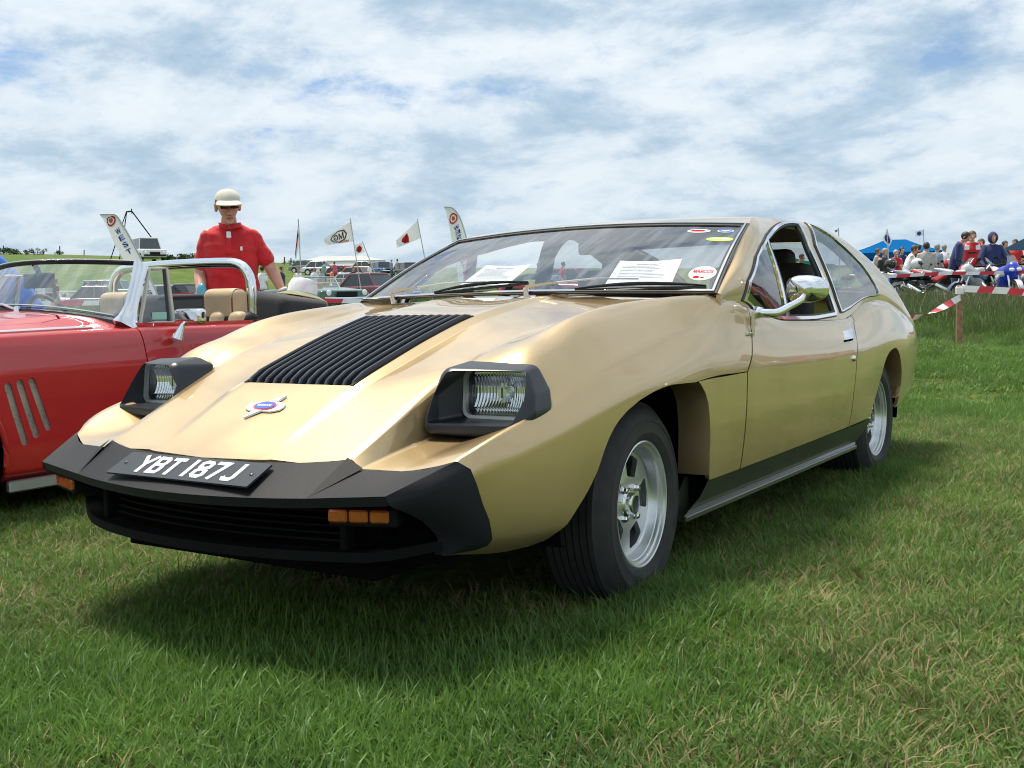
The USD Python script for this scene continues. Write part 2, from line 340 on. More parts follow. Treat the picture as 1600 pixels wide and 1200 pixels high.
leaf('grass_straw', (.16, .115, .055), (.31, .245, .125), (.45, .38, .22), .15, .8)
leaf('grass_rough', (.05, .085, .025), (.085, .125, .035), (.16, .15, .075))
leaf('grass_seed', (.12, .11, .06), (.19, .16, .09), (.26, .22, .13), .2)
mk('field', {'g': ('geometry', {}), 'n': ('noise_texture', {'scale': .55, 'detail': 6.0, 'roughness': .6}), 'n2': ('noise_texture', {'scale': 14.0, 'detail': 4.0}), 'n3': ('noise_texture', {'scale': .03, 'detail': 4.0}),
    'r': ('rgb_ramp', {'ramp': [(.3, (.06, .10, .022)), (.55, (.10, .14, .036)), (.72, (.17, .17, .07))]}),
    'r2': ('rgb_ramp', {'ramp': [(.3, (.6, .6, .6)), (.7, (1.25, 1.25, 1.25))]}), 'mm': ('mix_color', {'blend_type': 'multiply', 'fac': 1.0, 'use_clamp': False}),
    'r3': ('rgb_ramp', {'ramp': [(.35, (.85, 1.0, .8)), (.65, (1.15, 1.05, 1.0))]}), 'm3': ('mix_color', {'blend_type': 'multiply', 'fac': 1.0, 'use_clamp': False}),
    'b': ('bump', {'strength': .6, 'distance': .03}), 'p': ('principled_bsdf', {'roughness': .9, 'specular_ior_level': .1})},
    [('g.position', 'n.vector'), ('g.position', 'n2.vector'), ('g.position', 'n3.vector'), ('n.fac', 'r.fac'), ('n2.fac', 'r2.fac'), ('n3.fac', 'r3.fac'), ('r.color', 'mm.a'), ('r2.color', 'mm.b'), ('mm.result', 'm3.a'), ('r3.color', 'm3.b'),
     ('m3.result', 'p.base_color'), ('n2.fac', 'b.height'), ('b.normal', 'p.normal')], 'p.BSDF')
mk('soil', {'g': ('geometry', {}), 'n': ('noise_texture', {'scale': 6.0, 'detail': 6.0}), 'r': ('rgb_ramp', {'ramp': [(.3, (.03, .04, .014)), (.6, (.06, .065, .026)), (.8, (.10, .085, .045))]}), 'p': ('principled_bsdf', {'roughness': 1.0, 'specular_ior_level': .05})},
    [('g.position', 'n.vector'), ('n.fac', 'r.fac'), ('r.color', 'p.base_color')], 'p.BSDF')

# ---------------------------------------------------------------- ground: one sheet, flat by the cars, rising gently behind them
from scipy.interpolate import RBFInterpolator
def at(px, py, D):
    """point on the line of sight of a place in the photograph at horizontal distance D, used to lay out what stands further off"""
    d = fw + (px - 800) / FPX * rt - (py - 600) / FPX * up
    return EYE + d * D / math.hypot(d[0], d[1])
GP = [(-2.0, -2.0, 0.0), (0.0, 0.0, 0.0), (3.0, 0.0, 0.0), (0.0, 4.0, 0.0), (3.0, 5.0, 0.0), (2.0, -3.0, 0.0), (5.0, 3.0, 0.0), (6.0, -1.0, 0.02), (5.0, -3.0, 0.03), (-1.0, 7.0, 0.0), (9.85, 0.29, 0.248), (9.46, -0.42, 0.246), (9.26, 0.68, 0.371), (25.54, 3.45, 0.571), (25.69, 2.62, 0.525), (28.33, 4.73, 0.551), (30.02, 6.28, 0.551), (24.81, 1.78, 0.555), (33.14, 9.83, 0.561), (45.62, 9.84, 1.286), (55.62, 10.99, 1.496), (76.28, 9.16, 1.866), (64.08, 18.14, 1.728), (193.45, 35.81, 4.357), (393.04, 54.59, 8.707), (782.52, 149.81, 17.756), (284.17, 84.9, 6.98), (5.92, 11.16, 0.27), (6.84, 10.5, 0.254), (8.15, 9.38, 0.241), (9.38, 8.06, 0.245), (28.74, 45.23, 0.751), (32.52, 46.24, 0.747), (36.21, 43.31, 0.772), (38.64, 60.26, 1.469), (42.33, 57.64, 1.503), (42.17, 51.37, 1.235), (32.5, 33.12, 0.99), (38.06, 35.99, 1.155), (36.32, 31.95, 0.98), (21.81, 21.16, 0.628), (24.32, 21.36, 0.619), (20.33, 18.34, 0.485), (64.34, 57.63, 2.614), (81.75, 68.04, 3.685), (63.25, 58.83, 2.848), (83.35, 66.08, 3.765), (123.91, 111.03, 6.095), (91.28, 87.42, 4.862), (50.97, 64.85, 4.427), (59.92, 88.1, 4.232), (100.33, 157.32, 9.93), (111.22, 162.05, 10.39), (118.52, 162.99, 10.495), (94.6, 111.8, 7.1), (99.91, 107.03, 6.857), (104.64, 102.38, 6.603), (161.55, 143.94, 8.245), (193.15, 152.93, 8.861), (168.65, 243.92, 14.817), (160.44, 187.07, 11.784), (370.85, 329.93, 17.035), (467.64, 370.09, 19.676), (24.73, 15.84, 0.354), (72.52, 46.91, 2.558), (206.64, 134.16, 7.256), (220.95, 109.1, 6.324), (68.72, 33.44, 1.94), (27.53, 12.97, 0.455), (29.04, 9.44, 0.479), (640.6, 273.31, 17.535), (583.83, 379.56, 19.927)]
gp = np.array(GP, float)
def polar(x, y):
    dx, dy = x - EYE[0], y - EYE[1]
    return np.hypot(dx, dy), np.arctan2(dy, dx)
_r, _a = polar(gp[:, 0], gp[:, 1])
_rbf = RBFInterpolator(np.stack([np.log(_r), _a * 1.6], 1), gp[:, 2], kernel='linear', smoothing=.002)
def ground(x, y):
    x, y = np.atleast_1d(np.asarray(x, float)), np.atleast_1d(np.asarray(y, float))
    r, a = polar(x, y); a = np.clip(a, YAW - .62, YAW + .62)
    z = _rbf(np.stack([np.log(np.clip(r, 1.5, 900)), a * 1.6], 1))
    k = np.clip((r - 6.5) / 4, 0, 1); k = k * k * (3 - 2 * k)
    return z * k + .012 * (meshkit.fbm(np.stack([x * .9, y * .9, 0 * x], -1), 3) - .5)
rs = np.r_[0, np.geomspace(.6, 60, 70), np.geomspace(63, 6000, 46)]; an = np.linspace(-PI, PI, 241)[:-1]
rr_, aa = np.meshgrid(rs, an, indexing='ij'); gx, gy = EYE[0] + rr_ * np.cos(aa), EYE[1] + rr_ * np.sin(aa)
gz = ground(gx.ravel(), gy.ravel()).reshape(gx.shape)
behind = np.abs(np.angle(np.exp(1j * (aa - YAW)))) > .75
n = len(an); f = []
for i in range(len(rs) - 1):
    for j in range(n): a, b = i * n + j, i * n + (j + 1) % n; f += [(a, a + n, b + n), (a, b + n, b)]
tag(obj('ground', trimesh.Trimesh(np.stack([gx, gy, gz], -1).reshape(-1, 3), np.array(f), process=False), 'field', None, True), kind='structure')

# ---------------------------------------------------------------- gold coupe: surfaces
# car frame = world frame: x runs from the nose to the tail, y < 0 is the side towards the camera, z is up
def pch(tab):
    a = np.array(tab, float)
    return [PchipInterpolator(a[:, 0], a[:, k], extrapolate=True) for k in range(1, a.shape[1])]

class Loft:
    """half cross sections swept along x: surface point at (u, t); |t| counts the control curves, its sign picks the side"""
    def __init__(self, curves, crease, sym=True):
        self.c = [pch(c) for c in curves]
        self.k = [pch([(-9, k), (9, k)])[0] if np.isscalar(k) else pch(k)[0] for k in crease]
        self.n = len(curves) - 1
        self.sym = sym
    def __call__(self, u, t):
        u, t = np.asarray(u, float), np.asarray(t, float)
        sg = np.where(t < 0, 1.0, -1.0); a = np.clip(np.abs(t), 0, self.n)
        P = np.stack([np.stack([f(u) for f in c], -1) for c in self.c])            # (n+1, ..., 2)
        K = np.stack([np.clip(k(u), 0, 1) for k in self.k])[..., None]
        d = np.diff(P, axis=0); L = np.linalg.norm(d, axis=-1, keepdims=True) + 1e-6
        dirn = d / L
        mid = np.zeros_like(P)
        mid[1:-1] = P[2:] - P[:-2]
        mid[0] = np.array([1.0, 0]) if self.sym else dirn[0]
        mid[-1] = dirn[-1]
        mid /= np.linalg.norm(mid, axis=-1, keepdims=True) + 1e-9
        i = np.minimum(a.astype(int), self.n - 1); f = (a - i)[..., None]
        def take(A, j): return np.take_along_axis(A, j[None, ..., None], 0)[0]
        dd, LL = take(dirn, i), take(L, i)
        m0 = (1 - take(K, i)) * take(mid, i) + take(K, i) * dd
        m1 = (1 - take(K, i + 1)) * take(mid, i + 1) + take(K, i + 1) * dd
        m0, m1 = m0 * LL, m1 * LL
        p0, p1 = take(P, i), take(P, i + 1)
        f2, f3 = f * f, f * f * f
        q = (2*f3 - 3*f2 + 1) * p0 + (f3 - 2*f2 + f) * m0 + (-2*f3 + 3*f2) * p1 + (f3 - f2) * m1
        return np.stack([u, sg * q[..., 0], q[..., 1]], -1)

RECESS = [(-1.2, 1), (-.615, 1), (-.555, 0), (9, 0)]
BODY = Loft([
    [(-1.2, 0, .47), (-1.025, 0, .512), (-.85, 0, .592), (-.67, 0, .676), (-.4, 0, .775), (-.1, 0, .85), (.2, 0, .893), (.6, 0, .915), (1, 0, .8), (3, 0, .7), (3.68, 0, .6)],
    [(-1.2, .21, .465), (-.98, .195, .528), (-.85, .196, .591), (-.668, .2065, .677), (-.5, .207, .736), (-.32, .207, .793), (-.11, .207, .848), (.1, .208, .884), (.3, .21, .908), (.6, .21, .915), (1, .2, .8), (3, .2, .7), (3.68, .2, .6)],
    [(-1.2, .225, .463), (-.98, .225, .527), (-.85, .232, .586), (-.668, .243, .666), (-.5, .243, .719), (-.32, .243, .775), (-.11, .243, .832), (.1, .243, .869), (.3, .245, .898), (.6, .25, .908), (1, .25, .8), (3, .25, .7), (3.68, .25, .6)],
    [(-1.2, .44, .42), (-.957, .445, .526), (-.8, .45, .598), (-.65, .452, .667), (-.45, .46, .745), (-.125, .49, .812), (.1, .54, .843), (.33, .57, .873), (.5, .62, .893), (.8, .62, .84), (3, .5, .7), (3.68, .5, .6)],
    [(-1.2, .48, .45), (-.961, .48, .505), (-.70, .475, .547), (-.615, .474, .562), (-.555, .50, .715), (-.3, .54, .798), (-.125, .555, .83), (.1, .57, .857), (.33, .62, .882), (.5, .69, .893), (.8, .70, .845), (3, .55, .75), (3.68, .55, .6)],
    [(-1.2, .59, .44), (-.95, .585, .504), (-.70, .60, .55), (-.615, .61, .563), (-.555, .65, .718), (-.36, .645, .793), (-.2, .64, .842), (0, .64, .872), (.2, .67, .886), (.4, .735, .893), (.5, .762, .890), (.6, .768, .884), (.75, .768, .860), (.9, .764, .832), (1.2, .762, .797), (2.0, .752, .785), (2.15, .73, .80), (2.3, .70, .842), (2.6, .672, .868), (2.9, .655, .865), (3.2, .648, .83), (3.5, .625, .78), (3.68, .6, .74)],
    [(-1.2, .66, .45), (-.889, .70, .526), (-.838, .725, .554), (-.769, .742, .580), (-.646, .755, .611), (-.55, .76, .629), (-.424, .765, .668), (-.251, .768, .713), (-.074, .768, .743), (.125, .772, .772), (.389, .785, .792), (.6, .792, .79), (1.0, .788, .757), (1.9, .778, .747), (2.1, .760, .765), (2.3, .750, .803), (2.45, .748, .826), (2.6, .745, .838), (2.78, .741, .832), (3.03, .730, .792), (3.25, .717, .745), (3.5, .695, .715), (3.68, .66, .69)],
    [(-1.2, .66, .43), (-.95, .70, .465), (-.7, .772, .52), (-.4, .798, .58), (0, .812, .64), (.3, .814, .645), (.6, .818, .635), (1.5, .820, .62), (2.5, .80, .63), (3, .78, .62), (3.25, .755, .61), (3.5, .72, .60), (3.68, .67, .58)],
    [(-1.2, .62, .33), (-.95, .66, .335), (-.7, .735, .325), (-.4, .765, .31), (0, .785, .305), (.5, .79, .305), (1.8, .79, .312), (2.5, .77, .318), (3, .75, .34), (3.25, .73, .36), (3.5, .69, .39), (3.68, .64, .42)],
    [(-1.2, .5, .28), (-.95, .585, .278), (-.7, .655, .253), (-.5, .695, .25), (-.2, .73, .27), (.3, .75, .28), (.5, .75, .285), (2.5, .75, .29), (3, .73, .30), (3.25, .71, .32), (3.68, .6, .36)],
], [0, 1, 1, [(-1.2, 1), (-.3, 1), (.3, .2), (9, 0)], RECESS, [(-1.2, .6), (-.6, .6), (-.5, 0), (9, 0)], [(-1.2, 1), (-.1, 1), (.45, .3), (.6, .1), (2, .3), (2.2, 1), (3.0, 1), (3.3, .2), (9, .2)], 0, 0, 0])

EDGE = pch([(.3, .80, .80), (.496, .763, .905), (.78, .714, 1.041), (1.047, .667, 1.162), (1.16, .638, 1.193), (1.3, .612, 1.206), (1.5, .595, 1.211), (1.78, .594, 1.216), (2.0, .598, 1.211), (2.22, .604, 1.194), (2.63, .610, 1.122), (3.03, .620, 1.0), (3.25, .632, .905), (3.4, .645, .83), (3.6, .65, .75), (3.68, .65, .72)])
ROOFZ = pch([(.9, 1.16), (1.0, 1.188), (1.15, 1.212), (1.3, 1.226), (1.6, 1.236), (2.0, 1.226), (2.5, 1.162), (3.0, 1.035), (3.4, .865), (3.68, .75)])[0]
BELT = pch([(.3, .79, .79), (.6, .768, .86), (.73, .762, .862), (.9, .758, .83), (1.1, .758, .792), (1.9, .754, .78), (2.1, .74, .795), (2.35, .722, .84), (2.6, .705, .86), (2.8, .695, .86), (3.05, .69, .815), (3.3, .69, .75), (3.68, .665, .68)])
def CABIN(u, t):
    """t 0 = edge of windscreen and roof, 1 = belt; the sign picks the side (positive: near side)"""
    u, t = np.asarray(u, float), np.asarray(t, float)
    sg = np.where(t < 0, 1.0, -1.0); a = np.abs(t)
    E = np.stack([f(u) for f in EDGE], -1); B = np.stack([f(u) for f in BELT], -1)
    h = np.maximum(E[..., 1] - B[..., 1], 0.0)
    k = np.clip(h / .3, 0, 1)
    S = E + np.stack([np.minimum(.045, .3 * h), -np.minimum(.02, .06 * h)], -1)        # shoulder
    S2 = S + (B - S) * np.minimum(.22, .22 * (0.05 + k))[..., None]
    a_ = a[..., None]
    f = np.clip(a_ / .3, 0, 1); q1 = (1 - f)**2 * E + 2 * f * (1 - f) * S + f * f * S2
    g = np.clip((a_ - .3) / .7, 0, 1)
    bow = np.stack([.012 * np.sin(np.pi * g[..., 0]) * k, 0 * k], -1)
    q = np.where(a_ < .3, q1, S2 + (B - S2) * g + bow)
    return np.stack([u, sg * q[..., 0], q[..., 1]], -1)
def ROOF(u, t):
    """t from -1 to 1 between the two roof edges; the front follows the windscreen's top curve"""
    u, t = np.asarray(u, float), np.asarray(t, float)
    front = 1.0 + .047 * t * t
    uu = np.maximum(u, front)
    w, z = EDGE[0](uu), EDGE[1](uu)
    f = np.clip((uu - 1.0 - .047 * t * t) / .3, 0, 1)
    zc = ROOFZ(uu)
    p = 2.0
    return np.stack([uu, -t * w, z + (zc - z) * (1 - np.abs(t) ** p)], -1)
def SCREEN(u, t):
    """windscreen: u 0 = base, 1 = top; t from -1 to 1"""
    u, t = np.asarray(u, float), np.asarray(t, float)
    e = .496 + u * .551
    bx, bw, bz = .36 + .136 * t**2, .763 * t, .918 - .013 * t**2
    tx, tw, tz = 1.0 + .047 * t**2, .667 * t, 1.188 - .026 * t**2
    lift = .012 * np.sin(np.pi * u)
    return np.stack([bx + (tx - bx) * u - lift * .4, -(bw + (tw - bw) * u), bz + (tz - bz) * u + lift], -1)

# ---------------------------------------------------------------- gold coupe: outlines on those surfaces
B = {'arch': [(0.213, 7.034), (0.124, 7.022), (0.044, 7.011), (-0.021, 7.018), (-0.082, 7.028), (-0.16, 7.045), (-0.233, 7.083), (-0.275, 7.127), (-0.302, 7.174), (-0.328, 7.247), (-0.349, 7.337), (-0.381, 7.534), (-0.413, 7.681), (-0.453, 7.839), (-0.49, 8.012), (-0.524, 8.281), (-0.542, 8.563)],
     'archR': [(0.251, 7.06), (0.285, 7.145), (0.31, 7.246), (0.323, 7.374), (0.335, 7.527), (0.345, 7.744), (0.362, 7.955)],
     'rarch': [(2.413, 7.479), (2.447, 7.341), (2.489, 7.202), (2.526, 7.13), (2.58, 7.068), (2.651, 7.026), (2.724, 7.012), (2.783, 7.071), (2.816, 7.15), (2.859, 7.29), (2.9, 7.446), (2.921, 7.591), (2.93, 7.734), (2.91, 7.854), (2.825, 7.896)],
     'bot': [(-0.88, 8.511), (-0.783, 8.593), (-0.667, 8.731), (-0.589, 8.712)],
     'bump': [(-0.887, 6.258), (-0.876, 6.59), (-0.86, 7.126), (-0.84, 7.434), (-0.818, 7.687), (-0.802, 7.872), (-0.792, 8.006), (-0.792, 8.183)],
     'dwin': [(0.727, 0.91), (0.774, 0.572), (0.922, 0.298), (1.002, 0.261), (1.121, 0.249), (1.245, 0.218), (1.357, 0.171), (1.458, 0.128), (1.536, 0.095), (1.601, 0.079), (1.659, 0.072), (1.723, 0.07), (1.764, 0.078), (1.753, 0.155), (1.758, 0.359), (1.791, 0.615), (1.861, 0.913), (1.851, 0.95), (1.542, 0.974), (1.243, 0.974), (1.16, 0.971), (1.078, 0.965), (1.013, 0.968), (0.95, 0.978), (0.839, 0.978)],
     'div': [(1.159, 0.277), (1.206, 0.937)],
     'qwin': [(1.904, 0.002), (2.01, 0.063), (2.136, 0.136), (2.248, 0.209), (2.388, 0.275), (2.528, 0.394), (2.651, 0.581), (2.737, 0.724), (2.774, 0.823), (2.776, 0.896), (2.679, 0.929), (2.596, 0.937), (2.499, 0.935), (2.403, 0.935), (2.297, 0.94), (2.197, 0.931), (1.972, 0.94), (1.93, 0.934), (1.891, 0.806), (1.851, 0.523), (1.83, 0.289)]}

def rev(a): return list(reversed(a))
def mt(a): return [(u, -max(t, 1e-4)) for u, t in a]
gold = thing('coupe', 'low gold wedge-nosed coupe with black louvred bonnet, black bumper and alloy wheels', 'car', (0, 0, 0))
front_edge = [(-.89, 6.0), (-.925, 5.45), (-.95, 5), (-.957, 4.5), (-.961, 4), (-.957, 3), (-.980, 2.7), (-.999, 2.4), (-1.007, 1.8), (-1.012, 1.0), (-1.024, 0)]
near_front = B['bump'][::-1] + front_edge
side_near = [(.745, 5.3), (.744, 5.67), (.733, 6.14), (.69, 6.62), (.632, 6.966)] + [(.23, 7.03)] + B['arch'] + rev(B['bot'])
base_line = [(.44, 0), (.47, 1.5), (.53, 3), (.60, 4), (.66, 5.0)]
half = near_front[::-1] + near_front[:0]
outline = front_edge[::-1] + rev(near_front[:len(B['bump'])])            # centre -> near corner -> down the side edge
outline = front_edge[::-1] + B['bump'] + rev(B['bot'] + [])[::-1] + rev(B['arch']) + [(.23, 7.03), (.632, 6.966), (.69, 6.62), (.733, 6.14), (.744, 5.67), (.745, 5.3)] + rev(base_line)
near_half = Polygon(outline)
near_half = (near_half if near_half.is_valid else near_half.buffer(0)).union(sbox(-.9, -.02, .4, .02))
hood_poly = near_half.union(shapely.affinity.scale(near_half, 1, -1, origin=(0, 0)))
for s in (1, -1): hood_poly = hood_poly.difference(sbox(-.66, min(4.12 * s, 5.85 * s), -.55, max(4.12 * s, 5.85 * s)))
louvre = Polygon([(-.675, -.985), (-.105, -.985), (-.105, .985), (-.675, .985)])
hood_poly = hood_poly.difference(louvre)
bonnet = obj('bonnet', panel(BODY, hood_poly, .025, .125, .016), 'gold_paint', gold, 32)
# louvre panel in the bonnet: a dark tray and thirteen ribs
obj('louvre_tray', panel(BODY, louvre.buffer(.002), .03, .2, off=-.022, lip=False), 'black_matt', bonnet, 30)
for k in range(13):
    y = -.198 + k * .033
    uu = np.r_[-.672, -.655, np.linspace(-.62, -.14, 13), -.115, -.103]; t = np.full(len(uu), -y / .2075)
    P = BODY(uu, t); h = np.r_[-.020, .0, np.full(13, .007), .0, -.02]; P[:, 2] += h
    obj('louvre_rib', sweep(P, np.array([(-.0085, -.016), (-.0075, .002), (-.004, .0065), (.004, .0075), (.0075, .004), (.0085, -.016)])), 'black_plastic', bonnet, 40)
for s in (1, -1):
    P = BODY(np.linspace(-.675, -.103, 16), np.full(16, .985 * s)); P[:, 2] -= .001
    obj('louvre_edge', sweep(P, np.array([(-.005, -.02), (-.005, .003), (.005, .003), (.005, -.02)])), 'black_satin', bonnet)
scut = Polygon(rev(base_line) + [(.52, -.2)] + [(1.0, -.2), (1.0, 4.98), (.757, 4.98), (.757, 5.3), (.748, 5.3)]).buffer(0)
for s in (1, -1): obj('scuttle', panel(BODY, shapely.affinity.scale(scut, 1, s, origin=(0, 0)) if s < 0 else scut, .03, .125, .012, off=-.002), 'gold_paint', gold, 32)
# lower wing panels behind the front wheels, doors, rear quarters
archR_low = B['archR'] + [(.375, 8.02)]
lowp = [(.235, 7.035)] + archR_low + [(.63, 8.02), (.63, 7.5), (.632, 6.99), (.43, 7.02)]
door_p = [(.640, 8.02), (.640, 7.5), (.640, 6.99), (.70, 6.62), (.741, 6.14), (.752, 5.67), (.752, 5.0), (2.13, 5.0), (2.118, 5.86), (2.0, 6.62), (1.952, 7.04), (1.925, 7.5), (1.925, 8.02)]
quarter_p = [(1.935, 8.02), (1.935, 7.5), (1.962, 7.05), (2.01, 6.63), (2.128, 5.87), (2.14, 5.0), (3.6, 5.0), (3.665, 5.6), (3.675, 7.0), (3.66, 8.3), (3.5, 8.9), (3.0, 8.95), (2.935, 8.9), (2.93, 7.9)] + rev(B['rarch']) + [(2.38, 7.62), (2.345, 7.8), (2.31, 8.02)]
for s, f in ((1, lambda a: a), (-1, mt)):
    obj('wing_panel', panel(BODY, Polygon(f(lowp)), .03, .125, .016), 'gold_paint', gold, 32)
    door = obj('door', panel(BODY, Polygon(f(door_p)), .04, .125, .02), 'gold_paint', gold, 32)
    obj('rear_quarter', panel(BODY, Polygon(f(quarter_p)), .035, .125, .016), 'gold_paint', gold, 32)
    # flush door handle with its dark recess, and the lock
    hp = f([(1.835, 6.115), (2.005, 6.08), (1.960, 6.405), (1.815, 6.41)])
    obj('door_handle', panel(BODY, Polygon(hp).buffer(.004), .02, .06, .006, off=.006), 'chrome', door, 40)
    hp2 = f([(1.815, 6.41), (1.96, 6.405), (1.955, 6.47), (1.81, 6.475)])
    obj('handle_recess', panel(BODY, Polygon(hp2), .02, .06, .004, off=.002), 'black_matt', door)
    c = BODY(np.array([1.899]), np.array([7.03 * s]))[0]
    obj('door_lock', lathe([(0, -.012 * s), (.008, -.012 * s), (.012, -.008 * s), (.014, 0)], 16).apply_translation(c), 'chrome', door, 40)
    # wheel-arch returns and dark liners
    for key, cx, extra in (('arch', 0, 'archR'), ('rarch', 2.591, None)):
        a = np.array(B[key] if extra is None else rev(B[key]) + B[extra][0:])
        P = BODY(a[:, 0], a[:, 1] * s); k = len(P); depth = .11
        Q = P.copy(); Q[:, 1] += s * depth; Q2 = Q + (Q - P) * .0
        P[:, 1] -= 0; f_ = []
        for i in range(k - 1): f_ += [(i, i + 1, k + i + 1), (i, k + i + 1, k + i)]
        obj('arch_return', trimesh.Trimesh(np.vstack([P, Q]), np.array(f_), process=False), 'gold_paint', gold, 40)
    for cx in (0, 2.591):
        an = np.linspace(-.12 * PI, 1.12 * PI, 20); r = .46
        prof = np.stack([cx + r * np.cos(an), .27 + r * .98 * np.sin(an)], 1)
        v = np.vstack([np.c_[prof[:, 0], np.full(20, -s * .72), np.clip(prof[:, 1], .24, .66)], np.c_[prof[:, 0], np.full(20, -s * .42), np.clip(prof[:, 1], .24, .66)]])
        f_ = []
        for i in range(19): f_ += [(i, i + 1, 20 + i + 1), (i, 20 + i + 1, 20 + i)]
        for i in range(1, 18): f_.append((20, 20 + i, 20 + i + 1))
        obj('wheel_well', trimesh.Trimesh(v, np.array(f_), process=False), 'black_matt', gold)
    # sill under the door
    pr = np.array([(.785, .306), (.762, .25), (.748, .213), (.757, .205), (.757, .186), (.70, .186), (.70, .306)])
    us = [(.375, .36, .30, .245, .245, .245, .375), (2.30, 2.27, 2.17, 2.14, 2.14, 2.2, 2.3)]
    v = np.vstack([np.c_[us[0], -s * pr[:, 0], pr[:, 1]], np.c_[us[1], -s * pr[:, 0], pr[:, 1]]]); f_ = []
    for i in range(6): f_ += [(i, i + 1, 7 + i + 1), (i, 7 + i + 1, 7 + i)]
    sl = obj('sill', trimesh.Trimesh(v, np.array(f_), process=False), 'sill_paint', gold)
    e = np.array([(.245, -s * .760, .194), (2.14, -s * .760, .194)])
    obj('sill_flange', bx(e.mean(0), (1.895, .010, .018), .003), 'sill_paint', sl)
# tail panel and underside
tt = np.linspace(-8.6, 8.6, 60); E = BODY(np.full(60, 3.672), tt); c0 = E.mean(0)
obj('tail_panel', trimesh.Trimesh(np.vstack([E, c0]), np.array([(i, i + 1, 60) for i in range(59)] + [(59, 0, 60)]), process=False), 'gold_paint', gold)
obj('underbody', [bx((1.35, 0, .34), (4.5, .92, .24)), bx((1.28, 0, .27), (1.75, 1.44, .10)), bx((3.25, 0, .42), (.6, 1.1, .2)), bx((-.72, 0, .40), (.40, 1.0, .14)), bx((-.80, 0, .40), (.12, 1.28, .17))], 'black_matt', gold)
# ---- windscreen
def dn(t): return t
SC = Polygon([(0, -1), (1, -1), (1, 1), (0, 1)])
screen = obj('windscreen', panel(SCREEN, Polygon([(.03, -.985), (.975, -.985), (.975, .985), (.03, .985)]), .05, .05, lip=False), 'screen_glass', gold, True)
tq = np.linspace(-1, 1, 31)
ring = np.vstack([SCREEN(np.zeros(31), tq), SCREEN(np.linspace(0, 1, 12)[1:], np.ones(11)), SCREEN(np.ones(31), -tq)[1:], SCREEN(np.linspace(1, 0, 12)[1:-1], -np.ones(10))])
band = Polygon([(-.005, -1.005), (1.005, -1.005), (1.005, 1.005), (-.005, 1.005)]).difference(Polygon([(.03, -.972), (.952, -.968), (.952, .968), (.03, .972)]))
obj('screen_rubber', panel(SCREEN, band, .05, .05, .006, off=.004), 'black_rubber', screen, 40)
band2 = Polygon([(.004, -.993), (.993, -.993), (.993, .993), (.004, .993)]).difference(Polygon([(.020, -.983), (.976, -.983), (.976, .983), (.020, .983)]))
obj('screen_trim', panel(SCREEN, band2, .05, .05, .006, off=.009), 'chrome', screen, 40)
# ---- cabin sides, roof, windows
sidep = [(.50, 0), (.55, 0), (3.66, 0), (3.66, 1.0), (.50, 1.0)]
for s, f in ((1, lambda a: a), (-1, mt)):
    dw, qw = Polygon(f(B['dwin'])).buffer(0), Polygon(f(B['qwin'])).buffer(0)
    hole = dw.buffer(.012).union(qw)
    side = Polygon(f(sidep)).difference(hole)
    cs = obj('cabin_side', panel(CABIN, side, .03, .05, .016, flip=False), 'gold_paint', gold, 32)
    fr_ = lambda a, b, off, nm, mat: obj(nm, panel(CABIN, a.difference(b), .03, .05, .012, off=off), mat, cs, 40)
    fr_(dw.buffer(.014), dw.buffer(.001), .003, 'window_seal', 'black_rubber')
    fr_(dw, dw.buffer(-.028), .008, 'door_window_frame', 'chrome')
    fr_(dw.buffer(-.028), dw.buffer(-.045), .0, 'window_channel', 'black_rubber')
    fr_(qw, qw.buffer(-.018), .003, 'window_seal', 'black_rubber')
    top = qw.buffer(-.016).difference(qw.buffer(-.030))
    obj('quarter_window_trim', panel(CABIN, top, .03, .05, .008, off=.006), 'chrome', cs, 40)
    obj('quarter_window', panel(CABIN, qw.buffer(-.014), .05, .1, lip=False), 'tinted_glass', cs, True)
    d0, d1 = B['div']
    dline = LineString(f([(1.150, .05), d0, d1])); div = dline.buffer(.014).intersection(dw.buffer(-.02))
    obj('window_divider', panel(CABIN, div, .02, .05, .01, off=.006), 'chrome', cs, 40)
    obj('divider_seal', panel(CABIN, LineString(f([(1.180, .05), (d0[0] + .03, d0[1]), (d1[0] + .03, d1[1])])).buffer(.017).intersection(dw.buffer(-.02)), .02, .05, .01, off=.002), 'black_rubber', cs, 40)
    left = Polygon(f([(.6, -.05), (1.150, -.05), d0, d1, (1.21, 1.05), (.6, 1.05)])).intersection(dw.buffer(-.025))
    obj('vent_window', panel(CABIN, left, .05, .1, lip=False), 'side_glass', cs, True)
rw = Polygon([(2.45, -.80), (3.22, -.78), (3.22, .78), (2.45, .80)]).buffer(.03)
roof = obj('roof', panel(ROOF, Polygon([(1.0, -1), (3.66, -1), (3.66, 1), (1.0, 1)]).difference(rw), .045, .05, .016), 'gold_paint', gold, 32)
obj('rear_window', panel(ROOF, rw, .06, .08, lip=False), 'tinted_glass', roof, True)
obj('rear_window_seal', panel(ROOF, rw.buffer(.02).difference(rw.buffer(-.01)), .06, .08, .008, off=.004), 'black_rubber', roof)
obj('headlining', panel(ROOF, Polygon([(1.06, -.93), (2.3, -.9), (2.3, .9), (1.06, .93)]), .1, .1, off=-.03, lip=False), 'headlining', roof, True)
